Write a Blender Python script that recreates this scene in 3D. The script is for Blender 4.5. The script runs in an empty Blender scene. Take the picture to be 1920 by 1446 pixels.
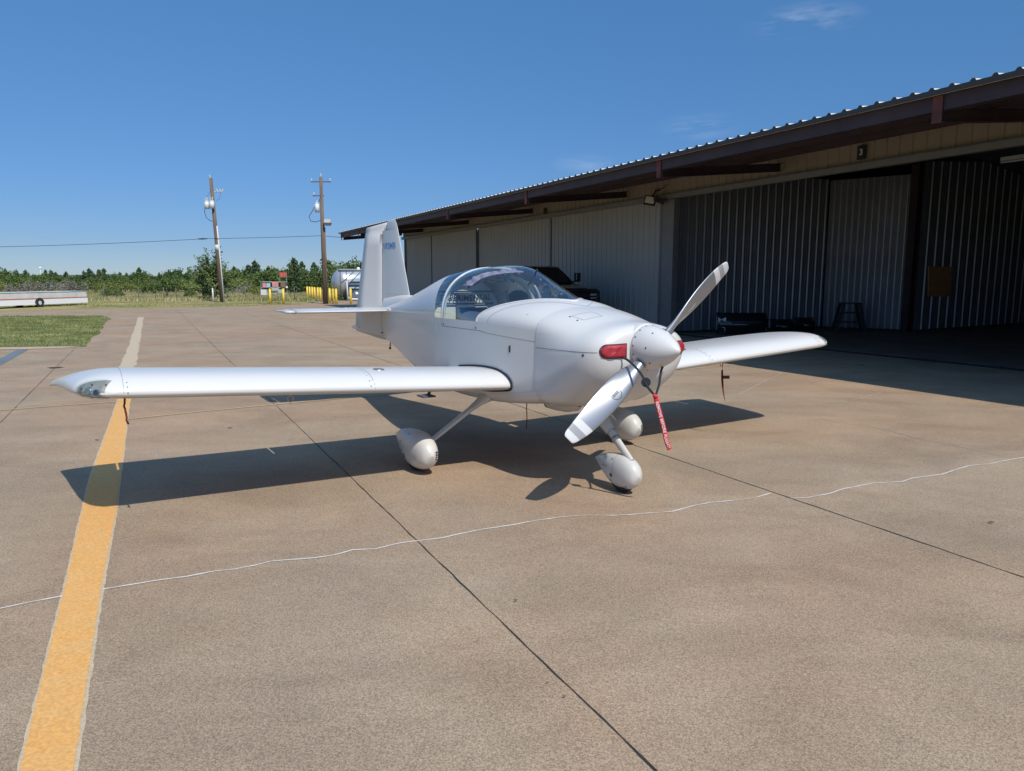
import bpy, bmesh, math, random
from mathutils import Vector, Matrix, Quaternion
from mathutils.bvhtree import BVHTree
R = math.radians
rnd = random.Random(7)
SC = bpy.context.scene
COL = SC.collection

# ------------------------------------------------------------------ camera
F_PX, PITCH, CAM_H = 1379.65, 8.229, 1.662        # focal length in photo pixels, tilt down, eye height
cam = bpy.data.cameras.new('camera')
cam.sensor_width = 36.0
cam.lens = F_PX / 1920 * 36
cam.clip_start = 0.05
cam.clip_end = 9000
cam_o = bpy.data.objects.new('camera', cam)
COL.objects.link(cam_o)
cam_o.location = (0, 0, CAM_H)
cam_o.rotation_euler = (R(90 - PITCH), 0, 0)
SC.camera = cam_o

# ------------------------------------------------------------------ light
SUN_AZ, SUN_EL = 149.39, 49.17
to_sun = Vector((math.sin(R(SUN_AZ)) * math.cos(R(SUN_EL)), math.cos(R(SUN_AZ)) * math.cos(R(SUN_EL)), math.sin(R(SUN_EL))))
sun = bpy.data.lights.new('sun', 'SUN')
sun.energy = 3.55
sun.angle = R(0.5)
sun.color = (1.0, 0.93, 0.83)
sun_o = bpy.data.objects.new('sun', sun)
COL.objects.link(sun_o)
sun_o.rotation_euler = to_sun.to_track_quat('Z', 'Y').to_euler()
sun_o.location = to_sun * 60

world = bpy.data.worlds.new("World")
SC.world = world
world.use_nodes = True
wn = world.node_tree
for n in list(wn.nodes): wn.nodes.remove(n)
w_out = wn.nodes.new('ShaderNodeOutputWorld')
w_bg = wn.nodes.new('ShaderNodeBackground')
w_sky = wn.nodes.new('ShaderNodeTexSky')
w_sky.sky_type = 'NISHITA'
w_sky.sun_disc = False
w_sky.sun_elevation = R(SUN_EL)
w_sky.sun_rotation = R(SUN_AZ)
w_sky.altitude = 2000
w_sky.air_density = 1.0
w_sky.dust_density = 0.3
w_sky.ozone_density = 10.0
w_bg.inputs['Strength'].default_value = 0.095
# faint wisps of high cloud
w_co = wn.nodes.new('ShaderNodeTexCoord')
w_map = wn.nodes.new('ShaderNodeMapping')
w_map.inputs['Scale'].default_value = (7, 7, 34)
w_map.inputs['Rotation'].default_value = (R(8), R(-14), 0)
w_noise = wn.nodes.new('ShaderNodeTexNoise')
w_noise.inputs['Scale'].default_value = 1.3
w_noise.inputs['Detail'].default_value = 6
w_noise.inputs['Roughness'].default_value = 0.62
w_ramp = wn.nodes.new('ShaderNodeValToRGB')
w_ramp.color_ramp.elements[0].position = 0.42
w_ramp.color_ramp.elements[0].color = (0, 0, 0, 1)
w_ramp.color_ramp.elements[1].position = 0.80
w_ramp.color_ramp.elements[1].color = (0.5, 0.5, 0.5, 1)
w_mix = wn.nodes.new('ShaderNodeMixRGB')
w_mix.inputs['Color2'].default_value = (7.5, 8.0, 8.8, 1)
wn.links.new(w_co.outputs['Generated'], w_map.inputs['Vector'])
wn.links.new(w_map.outputs['Vector'], w_noise.inputs['Vector'])
wn.links.new(w_noise.outputs['Fac'], w_ramp.inputs['Fac'])
# three small wisps, each held near its own direction
w_acc = None
for (cx_, cy_, cz_, rad_, str_) in ((0.336, 0.895, 0.293, 0.075, 1.0), (0.232, 0.955, 0.188, 0.062, 0.8), (0.092, 0.986, 0.148, 0.05, 0.5)):
    sb_ = wn.nodes.new('ShaderNodeVectorMath'); sb_.operation = 'SUBTRACT'; sb_.inputs[1].default_value = (cx_, cy_, cz_)
    sc_ = wn.nodes.new('ShaderNodeVectorMath'); sc_.operation = 'MULTIPLY'; sc_.inputs[1].default_value = (1, 1, 3.2)
    ln_ = wn.nodes.new('ShaderNodeVectorMath'); ln_.operation = 'LENGTH'
    mr_ = wn.nodes.new('ShaderNodeMapRange'); mr_.inputs['From Min'].default_value = rad_; mr_.inputs['From Max'].default_value = 0.0
    mr_.inputs['To Max'].default_value = str_; mr_.interpolation_type = 'SMOOTHSTEP'
    wn.links.new(w_co.outputs['Generated'], sb_.inputs[0]); wn.links.new(sb_.outputs[0], sc_.inputs[0]); wn.links.new(sc_.outputs[0], ln_.inputs[0]); wn.links.new(ln_.outputs['Value'], mr_.inputs['Value'])
    if w_acc is None: w_acc = mr_.outputs[0]
    else:
        ad_ = wn.nodes.new('ShaderNodeMath'); wn.links.new(w_acc, ad_.inputs[0]); wn.links.new(mr_.outputs[0], ad_.inputs[1]); w_acc = ad_.outputs[0]
w_f = wn.nodes.new('ShaderNodeMath'); w_f.operation = 'MULTIPLY'
wn.links.new(w_ramp.outputs['Color'], w_f.inputs[0]); wn.links.new(w_acc, w_f.inputs[1])
wn.links.new(w_f.outputs[0], w_mix.inputs['Fac'])
# deeper blue in view, softer horizon glow; unseen high sky brightened to fill shadows
w_sep = wn.nodes.new('ShaderNodeSeparateXYZ')
w_grad = wn.nodes.new('ShaderNodeValToRGB')
w_grad.color_ramp.elements[0].position = 0.04
w_grad.color_ramp.elements[0].color = (0.60, 0.60, 0.65, 1)
w_grad.color_ramp.elements[1].position = 0.34
w_grad.color_ramp.elements[1].color = (0.92, 1.19, 1.14, 1)
w_e = w_grad.color_ramp.elements.new(0.40); w_e.color = (0.86, 1.07, 1.04, 1)
w_e = w_grad.color_ramp.elements.new(0.52); w_e.color = (1.6, 1.65, 1.45, 1)
w_e = w_grad.color_ramp.elements.new(0.75); w_e.color = (3.9, 3.4, 2.4, 1)
w_mul = wn.nodes.new('ShaderNodeMixRGB')
w_mul.blend_type = 'MULTIPLY'
w_mul.inputs['Fac'].default_value = 1.0
wn.links.new(w_co.outputs['Generated'], w_sep.inputs['Vector'])
wn.links.new(w_sep.outputs['Z'], w_grad.inputs['Fac'])
wn.links.new(w_sky.outputs['Color'], w_mul.inputs['Color1'])
wn.links.new(w_grad.outputs['Color'], w_mul.inputs['Color2'])
wn.links.new(w_mul.outputs['Color'], w_mix.inputs['Color1'])
wn.links.new(w_mix.outputs['Color'], w_bg.inputs['Color'])
wn.links.new(w_bg.outputs['Background'], w_out.inputs['Surface'])

SC.view_settings.view_transform = 'Standard'
SC.view_settings.look = 'None'
SC.view_settings.exposure = 0.3
SC.view_settings.gamma = 1.0

# ------------------------------------------------------------------ materials
def new_mat(name):
    m = bpy.data.materials.new(name)
    m.use_nodes = True
    nt = m.node_tree
    return m, nt, nt.nodes['Principled BSDF']

def mat(name, col, rough=0.5, metal=0.0, coat=0.0, var=0.0, vscale=4.0, bump=0.0, bscale=60.0, spec=0.5, stretch=None):
    m, nt, b = new_mat(name)
    b.inputs['Base Color'].default_value = (*col, 1)
    b.inputs['Roughness'].default_value = rough
    b.inputs['Metallic'].default_value = metal
    b.inputs['Specular IOR Level'].default_value = spec
    if coat:
        b.inputs['Coat Weight'].default_value = coat
        b.inputs['Coat Roughness'].default_value = 0.04
    co = nt.nodes.new('ShaderNodeTexCoord')
    vec = co.outputs['Object']
    if stretch:
        mp = nt.nodes.new('ShaderNodeMapping')
        mp.inputs['Scale'].default_value = stretch
        nt.links.new(vec, mp.inputs['Vector'])
        vec = mp.outputs['Vector']
    if var:
        n = nt.nodes.new('ShaderNodeTexNoise')
        n.inputs['Scale'].default_value = vscale
        n.inputs['Detail'].default_value = 5
        nt.links.new(vec, n.inputs['Vector'])
        r = nt.nodes.new('ShaderNodeValToRGB')
        r.color_ramp.elements[0].position = 0.3
        r.color_ramp.elements[1].position = 0.7
        r.color_ramp.elements[0].color = (*[max(0, c * (1 - var)) for c in col], 1)
        r.color_ramp.elements[1].color = (*[min(1, c * (1 + var)) for c in col], 1)
        nt.links.new(n.outputs['Fac'], r.inputs['Fac'])
        nt.links.new(r.outputs['Color'], b.inputs['Base Color'])
    if bump:
        n2 = nt.nodes.new('ShaderNodeTexNoise')
        n2.inputs['Scale'].default_value = bscale
        n2.inputs['Detail'].default_value = 4
        nt.links.new(vec, n2.inputs['Vector'])
        bp = nt.nodes.new('ShaderNodeBump')
        bp.inputs['Strength'].default_value = bump
        bp.inputs['Distance'].default_value = 0.01
        nt.links.new(n2.outputs['Fac'], bp.inputs['Height'])
        nt.links.new(bp.outputs['Normal'], b.inputs['Normal'])
    return m

def glass(name, tint, refl=1.0, rough=0.02):
    m = bpy.data.materials.new(name)
    m.use_nodes = True
    nt = m.node_tree
    for n in list(nt.nodes): nt.nodes.remove(n)
    o = nt.nodes.new('ShaderNodeOutputMaterial')
    t = nt.nodes.new('ShaderNodeBsdfTransparent'); t.inputs['Color'].default_value = (*tint, 1)
    g = nt.nodes.new('ShaderNodeBsdfGlossy'); g.inputs['Roughness'].default_value = rough
    g.inputs['Color'].default_value = (refl, refl, refl, 1)
    fr = nt.nodes.new('ShaderNodeFresnel'); fr.inputs['IOR'].default_value = 1.62
    ge = nt.nodes.new('ShaderNodeNewGeometry'); mr = nt.nodes.new('ShaderNodeMapRange')      # thin sheet: same reflection from both sides
    mr.inputs['To Min'].default_value = 1.75; mr.inputs['To Max'].default_value = 1 / 1.75
    nt.links.new(ge.outputs['Backfacing'], mr.inputs['Value']); nt.links.new(mr.outputs['Result'], fr.inputs['IOR'])
    mx = nt.nodes.new('ShaderNodeMixShader')
    nt.links.new(fr.outputs['Fac'], mx.inputs['Fac'])
    nt.links.new(t.outputs['BSDF'], mx.inputs[1])
    nt.links.new(g.outputs['BSDF'], mx.inputs[2])
    nt.links.new(mx.outputs['Shader'], o.inputs['Surface'])
    return m

def concrete(name, c_lo, c_hi, warm, speck=0.36):
    """washed aggregate concrete: fine stones, broad stains, rusty patches"""
    m, nt, b = new_mat(name)
    N, L = nt.nodes, nt.links
    co = N.new('ShaderNodeTexCoord'); vec = co.outputs['Object']
    def noise(scale, detail=4, rough=0.55, v=vec, dist=0.0):
        n = N.new('ShaderNodeTexNoise'); n.inputs['Scale'].default_value = scale
        n.inputs['Detail'].default_value = detail; n.inputs['Roughness'].default_value = rough
        n.inputs['Distortion'].default_value = dist
        L.new(v, n.inputs['Vector']); return n.outputs['Fac']
    def ramp(fac, p0, c0, p1, c1):
        r = N.new('ShaderNodeValToRGB'); e = r.color_ramp.elements
        e[0].position, e[0].color = p0, (*c0, 1); e[1].position, e[1].color = p1, (*c1, 1)
        L.new(fac, r.inputs['Fac']); return r.outputs['Color']
    def mix(kind, fac, a, c):
        x = N.new('ShaderNodeMixRGB'); x.blend_type = kind
        if isinstance(fac, float): x.inputs['Fac'].default_value = fac
        else: L.new(fac, x.inputs['Fac'])
        for s, q in (('Color1', a), ('Color2', c)):
            if isinstance(q, tuple): x.inputs[s].default_value = (*q, 1)
            else: L.new(q, x.inputs[s])
        return x.outputs['Color']
    mp = N.new('ShaderNodeMapping'); mp.inputs['Rotation'].default_value = (0, 0, R(22)); mp.inputs['Scale'].default_value = (0.8, 1.25, 1)
    L.new(vec, mp.inputs['Vector'])
    base = ramp(noise(0.9, 7, 0.62, mp.outputs['Vector'], 0.6), 0.30, c_lo, 0.70, c_hi)
    big = ramp(noise(0.28, 5, 0.6), 0.42, (1, 1, 1), 0.68, warm)
    col = mix('MULTIPLY', 0.8, base, big)
    blot = ramp(noise(2.1, 6, 0.7, vec, 0.8), 0.60, (1, 1, 1), 0.78, (1.22, 1.13, 1.00))
    col = mix('MULTIPLY', 0.8, col, blot)
    dirt = ramp(noise(0.55, 6, 0.7, mp.outputs['Vector'], 1.2), 0.30, (0.82, 0.82, 0.84), 0.50, (1, 1, 1))
    col = mix('MULTIPLY', 0.8, col, dirt)
    vo = N.new('ShaderNodeTexVoronoi'); vo.inputs['Scale'].default_value = 210; vo.inputs['Randomness'].default_value = 1
    L.new(vec, vo.inputs['Vector'])
    hsv = N.new('ShaderNodeSeparateColor'); L.new(vo.outputs['Color'], hsv.inputs['Color'])
    st = ramp(hsv.outputs['Red'], 0.0, (1 - speck,) * 3, 1.0, (1 + speck, 1 + speck * .93, 1 + speck * .86))
    col = mix('MULTIPLY', 1.0, col, st)
    fine = ramp(noise(75, 5, 0.75), 0.25, (0.76, 0.76, 0.76), 0.75, (1.22, 1.22, 1.22))
    col = mix('MULTIPLY', 0.9, col, fine)
    L.new(col, b.inputs['Base Color'])
    b.inputs['Roughness'].default_value = 0.88
    b.inputs['Specular IOR Level'].default_value = 0.25
    bp = N.new('ShaderNodeBump'); bp.inputs['Strength'].default_value = 0.25; bp.inputs['Distance'].default_value = 0.002
    L.new(hsv.outputs['Green'], bp.inputs['Height']); L.new(bp.outputs['Normal'], b.inputs['Normal'])
    return m

def paintline(name, col, worn, wear):
    """road paint over rough concrete: faded and scuffed"""
    m, nt, b = new_mat(name)
    N, L = nt.nodes, nt.links
    co = N.new('ShaderNodeTexCoord')
    n = N.new('ShaderNodeTexNoise'); n.inputs['Scale'].default_value = 5; n.inputs['Detail'].default_value = 9; n.inputs['Roughness'].default_value = 0.75
    L.new(co.outputs['Object'], n.inputs['Vector'])
    n2 = N.new('ShaderNodeTexNoise'); n2.inputs['Scale'].default_value = 70; n2.inputs['Detail'].default_value = 3
    L.new(co.outputs['Object'], n2.inputs['Vector'])
    r = N.new('ShaderNodeValToRGB'); e = r.color_ramp.elements
    e[0].position, e[0].color = 0.5 - wear, (*col, 1); e[1].position, e[1].color = 0.5 + wear * 1.6, (*worn, 1)
    L.new(n.outputs['Fac'], r.inputs['Fac'])
    r2 = N.new('ShaderNodeValToRGB'); e = r2.color_ramp.elements
    e[0].position, e[0].color = 0.3, (0.78, 0.78, 0.78, 1); e[1].position, e[1].color = 0.7, (1.1, 1.1, 1.1, 1)
    L.new(n2.outputs['Fac'], r2.inputs['Fac'])
    x = N.new('ShaderNodeMixRGB'); x.blend_type = 'MULTIPLY'; x.inputs['Fac'].default_value = 0.9
    L.new(r.outputs['Color'], x.inputs['Color1']); L.new(r2.outputs['Color'], x.inputs['Color2'])
    L.new(x.outputs['Color'], b.inputs['Base Color'])
    b.inputs['Roughness'].default_value = 0.8
    return m

def foliage(name, c1, c2, c3, scale=2.2):
    m, nt, b = new_mat(name)
    N, L = nt.nodes, nt.links
    co = N.new('ShaderNodeTexCoord')
    g = N.new('ShaderNodeNewGeometry')
    n = N.new('ShaderNodeTexNoise'); n.inputs['Scale'].default_value = scale; n.inputs['Detail'].default_value = 4
    L.new(g.outputs['Position'], n.inputs['Vector'])
    r = N.new('ShaderNodeValToRGB'); e = r.color_ramp.elements
    e[0].position, e[0].color = 0.32, (*c1, 1); e[1].position, e[1].color = 0.62, (*c2, 1)
    e2 = e.new(0.8); e2.color = (*c3, 1)
    ad = N.new('ShaderNodeMath'); ad.operation = 'MULTIPLY_ADD'; ad.inputs[1].default_value = 0.32; 
    sb = N.new('ShaderNodeMath'); sb.operation = 'SUBTRACT'; sb.inputs[1].default_value = 0.5
    L.new(g.outputs['Random Per Island'], sb.inputs[0])
    L.new(sb.outputs[0], ad.inputs[0]); L.new(n.outputs['Fac'], ad.inputs[2])
    L.new(ad.outputs[0], r.inputs['Fac'])
    L.new(r.outputs['Color'], b.inputs['Base Color'])
    b.inputs['Roughness'].default_value = 0.75
    b.inputs['Specular IOR Level'].default_value = 0.2
    return m

M = {}
M['paint'] = mat('aircraft white paint', (0.61, 0.61, 0.60), 0.32, 0, 0.35, 0.02, 1.2, 0.02, 3.0)
M['paint_flat'] = mat('fairing white paint', (0.56, 0.55, 0.52), 0.34, 0, 0.2, 0.05, 4)
M['seam'] = mat('panel seam', (0.16, 0.17, 0.18), 0.8)
M['screw'] = mat('screw head', (0.10, 0.10, 0.11), 0.5, 0.4)
M['rubber'] = mat('black rubber', (0.022, 0.022, 0.024), 0.75, var=0.3, vscale=20)
M['blade'] = mat('blade silver paint', (0.31, 0.33, 0.36), 0.36, 0.6, 0.15, 0.05, 6)
M['blade_back'] = mat('blade back grey', (0.40, 0.40, 0.39), 0.42, 0.3, 0, 0.08, 8)
M['tip_white'] = mat('blade tip pale', (0.60, 0.61, 0.62), 0.4)
M['tip_grey'] = mat('blade tip grey', (0.30, 0.31, 0.33), 0.4)
M['canopy'] = glass('canopy acrylic', (0.74, 0.83, 0.92), 1.0)
M['rear_glass'] = glass('rear window acrylic', (0.86, 0.91, 0.95), 1.0)
M['lens'] = glass('lens acrylic', (0.90, 0.93, 0.92), 0.45)
M['cream'] = mat('cream interior paint', (0.74, 0.72, 0.60), 0.6, var=0.05)
M['dark_int'] = mat('dark interior', (0.035, 0.038, 0.045), 0.7, var=0.2)
M['navy'] = mat('blue grey upholstery', (0.07, 0.09, 0.12), 0.8, var=0.2)
M['shade'] = mat('mauve sunshade cloth', (0.42, 0.33, 0.37), 0.8, var=0.12, vscale=12)
M['red'] = mat('red vinyl', (0.34, 0.020, 0.034), 0.55, var=0.15, vscale=14, bump=0.3, bscale=25)
M['red_flag'] = mat('red ribbon', (0.62, 0.03, 0.04), 0.6)
M['dark_red'] = mat('dark red cord', (0.12, 0.015, 0.015), 0.7)
M['strap'] = mat('black webbing', (0.016, 0.020, 0.028), 0.9)
M['lettering'] = mat('white lettering', (0.85, 0.85, 0.85), 0.6)
M['black_text'] = mat('black lettering', (0.02, 0.02, 0.025), 0.6)
M['blue_text'] = mat('blue lettering', (0.06, 0.26, 0.52), 0.5)
M['tray'] = mat('light tray', (0.24, 0.25, 0.23), 0.5, var=0.15, vscale=30)
M['steel'] = mat('bare steel', (0.45, 0.45, 0.45), 0.35, 0.9)
M['lamp_metal'] = mat('lamp reflector', (0.35, 0.45, 0.42), 0.25, 0.7)
M['lamp_dark'] = mat('dark lamp glass', (0.03, 0.05, 0.07), 0.08)
M['sticker'] = mat('black sticker', (0.03, 0.035, 0.04), 0.4)

M['concrete'] = concrete('apron concrete', (0.258, 0.200, 0.142), (0.362, 0.286, 0.206), (1.12, 0.95, 0.84))
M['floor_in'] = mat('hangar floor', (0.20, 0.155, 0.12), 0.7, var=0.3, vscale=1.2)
M['joint'] = mat('joint tar', (0.028, 0.025, 0.022), 0.9, var=0.4, vscale=9)
M['jsand'] = mat('sand beside joint', (0.42, 0.33, 0.235), 0.95, var=0.15, vscale=9)
M['crack_white'] = mat('white crack filler', (0.62, 0.60, 0.57), 0.8, var=0.12, vscale=20)
M['crack_faint'] = mat('faint crack', (0.42, 0.37, 0.30), 0.9, var=0.2, vscale=9)
M['yellow_line'] = paintline('yellow road paint', (0.72, 0.35, 0.085), (0.64, 0.42, 0.18), 0.24)
M['thin_line'] = paintline('thin faded yellow', (0.58, 0.40, 0.17), (0.50, 0.38, 0.24), 0.2)
M['cream_line'] = paintline('faded cream paint', (0.56, 0.46, 0.31), (0.42, 0.34, 0.24), 0.25)
M['slate'] = mat('slate grey band', (0.13, 0.16, 0.19), 0.85, var=0.15, vscale=3)
M['debris'] = mat('dry leaf litter', (0.05, 0.03, 0.02), 0.9)

def ground_mat():
    m, nt, b = new_mat('field grass ground')
    N, L = nt.nodes, nt.links
    co = N.new('ShaderNodeTexCoord')
    n = N.new('ShaderNodeTexNoise'); n.inputs['Scale'].default_value = 0.11; n.inputs['Detail'].default_value = 8; n.inputs['Roughness'].default_value = 0.65
    n.inputs['Distortion'].default_value = 0.7
    L.new(co.outputs['Object'], n.inputs['Vector'])
    r = N.new('ShaderNodeValToRGB'); e = r.color_ramp.elements
    e[0].position, e[0].color = 0.36, (0.17, 0.185, 0.065, 1)
    e[1].position, e[1].color = 0.66, (0.42, 0.35, 0.19, 1)
    x = e.new(0.5); x.color = (0.29, 0.265, 0.115, 1)
    L.new(n.outputs['Fac'], r.inputs['Fac'])
    n2 = N.new('ShaderNodeTexNoise'); n2.inputs['Scale'].default_value = 5; n2.inputs['Detail'].default_value = 6
    L.new(co.outputs['Object'], n2.inputs['Vector'])
    r2 = N.new('ShaderNodeValToRGB'); e = r2.color_ramp.elements
    e[0].position, e[0].color = 0.3, (0.65, 0.7, 0.6, 1); e[1].position, e[1].color = 0.7, (1.2, 1.15, 1.1, 1)
    L.new(n2.outputs['Fac'], r2.inputs['Fac'])
    mx = N.new('ShaderNodeMixRGB'); mx.blend_type = 'MULTIPLY'; mx.inputs['Fac'].default_value = 1
    L.new(r.outputs['Color'], mx.inputs['Color1']); L.new(r2.outputs['Color'], mx.inputs['Color2'])
    L.new(mx.outputs['Color'], b.inputs['Base Color']); b.inputs['Roughness'].default_value = 0.95
    b.inputs['Specular IOR Level'].default_value = 0.1
    return m
M['field'] = ground_mat()
M['grass'] = foliage('grass blades', (0.105, 0.140, 0.040), (0.185, 0.210, 0.070), (0.36, 0.32, 0.15), 0.9)
M['lawn'] = mat('short lawn', (0.19, 0.20, 0.085), 0.95, var=0.4, vscale=0.9, spec=0.1)
M['dry_grass'] = foliage('dry tall grass', (0.17, 0.19, 0.07), (0.36, 0.33, 0.17), (0.46, 0.38, 0.26), 0.25)
M['juniper'] = foliage('juniper foliage', (0.040, 0.075, 0.030), (0.080, 0.125, 0.045), (0.125, 0.165, 0.06), 0.35)
M['mesquite'] = foliage('broad leaf foliage', (0.050, 0.095, 0.028), (0.105, 0.155, 0.045), (0.165, 0.205, 0.07), 0.35)
M['olive'] = foliage('olive shrub foliage', (0.11, 0.135, 0.04), (0.19, 0.215, 0.06), (0.25, 0.26, 0.09), 0.5)
M['twigs'] = foliage('bare twigs', (0.15, 0.14, 0.125), (0.26, 0.24, 0.22), (0.33, 0.31, 0.29), 1.2)
M['bark'] = mat('bark', (0.12, 0.10, 0.085), 0.95, var=0.3)
M['hill'] = mat('wooded ridge', (0.055, 0.085, 0.055), 0.95, var=0.3, vscale=0.02)

M['tan'] = mat('tan wall sheet', (0.30, 0.25, 0.18), 0.45, var=0.06, vscale=0.8)
M['grey_door'] = mat('grey door sheet', (0.36, 0.36, 0.34), 0.45, var=0.05, vscale=0.7)
M['galv'] = mat('galvanised liner sheet', (0.38, 0.39, 0.41), 0.42, 0.5, var=0.10, vscale=1.5)  # paler copy of the liner, painting in the light its ribs catch
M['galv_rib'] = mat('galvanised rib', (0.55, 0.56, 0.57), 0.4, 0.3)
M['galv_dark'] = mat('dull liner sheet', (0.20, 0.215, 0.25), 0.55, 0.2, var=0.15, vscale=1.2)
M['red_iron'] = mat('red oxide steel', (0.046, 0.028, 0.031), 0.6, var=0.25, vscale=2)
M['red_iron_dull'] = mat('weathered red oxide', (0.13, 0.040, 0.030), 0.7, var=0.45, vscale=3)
M['trim'] = mat('dark grey trim', (0.13, 0.145, 0.16), 0.5, var=0.1)
M['trim_light'] = mat('pale grey trim', (0.19, 0.195, 0.195), 0.5, var=0.08)
M['eave'] = mat('dull brown trim', (0.055, 0.050, 0.046), 0.6)  # dark tone carries the shade on the front edge of the roof
M['roof'] = mat('white roof sheet', (0.62, 0.61, 0.56), 0.4, var=0.05)
M['ply'] = mat('plywood', (0.72, 0.34, 0.15), 0.7, var=0.2, vscale=6, stretch=(1, 1, 6))
M['black'] = mat('black plastic', (0.02, 0.021, 0.024), 0.4)
M['carpaint'] = mat('dark green car paint', (0.012, 0.018, 0.020), 0.22, 0, 0.6)
M['carglass'] = mat('car glass', (0.012, 0.016, 0.018), 0.06)
M['chrome'] = mat('chrome', (0.6, 0.62, 0.65), 0.15, 0.9)
M['white_box'] = mat('weathered white panel', (0.62, 0.62, 0.60), 0.5, var=0.15, vscale=1.5)
M['stripe_red'] = mat('faded red stripe', (0.50, 0.12, 0.06), 0.6)
M['bollard'] = mat('safety yellow', (0.75, 0.52, 0.06), 0.5, var=0.08)
M['pole_wood'] = mat('pole wood', (0.16, 0.115, 0.085), 0.9, var=0.3, vscale=3, stretch=(4, 4, .3))
M['conduit'] = mat('pale conduit', (0.55, 0.57, 0.58), 0.5)
M['porcelain'] = mat('porcelain grey', (0.62, 0.64, 0.65), 0.35)
M['wire'] = mat('wire', (0.03, 0.03, 0.035), 0.6)
M['tank'] = mat('silver tank', (0.52, 0.54, 0.56), 0.30, 0.55, var=0.06, vscale=1)
M['dark_post'] = mat('dark grey post', (0.10, 0.11, 0.125), 0.6)
M['sign_red'] = mat('faded red board', (0.52, 0.10, 0.09), 0.6, var=0.12)
M['sign_pink'] = mat('pink notice', (0.62, 0.27, 0.26), 0.6, var=0.2, vscale=6)
M['sign_blue'] = mat('pale blue notice', (0.36, 0.50, 0.60), 0.6, var=0.15, vscale=6)
M['sign_brown'] = mat('brown cabinet', (0.20, 0.13, 0.08), 0.7)
M['pale_metal'] = mat('pale grey green metal', (0.40, 0.46, 0.45), 0.5, var=0.08)

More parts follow.
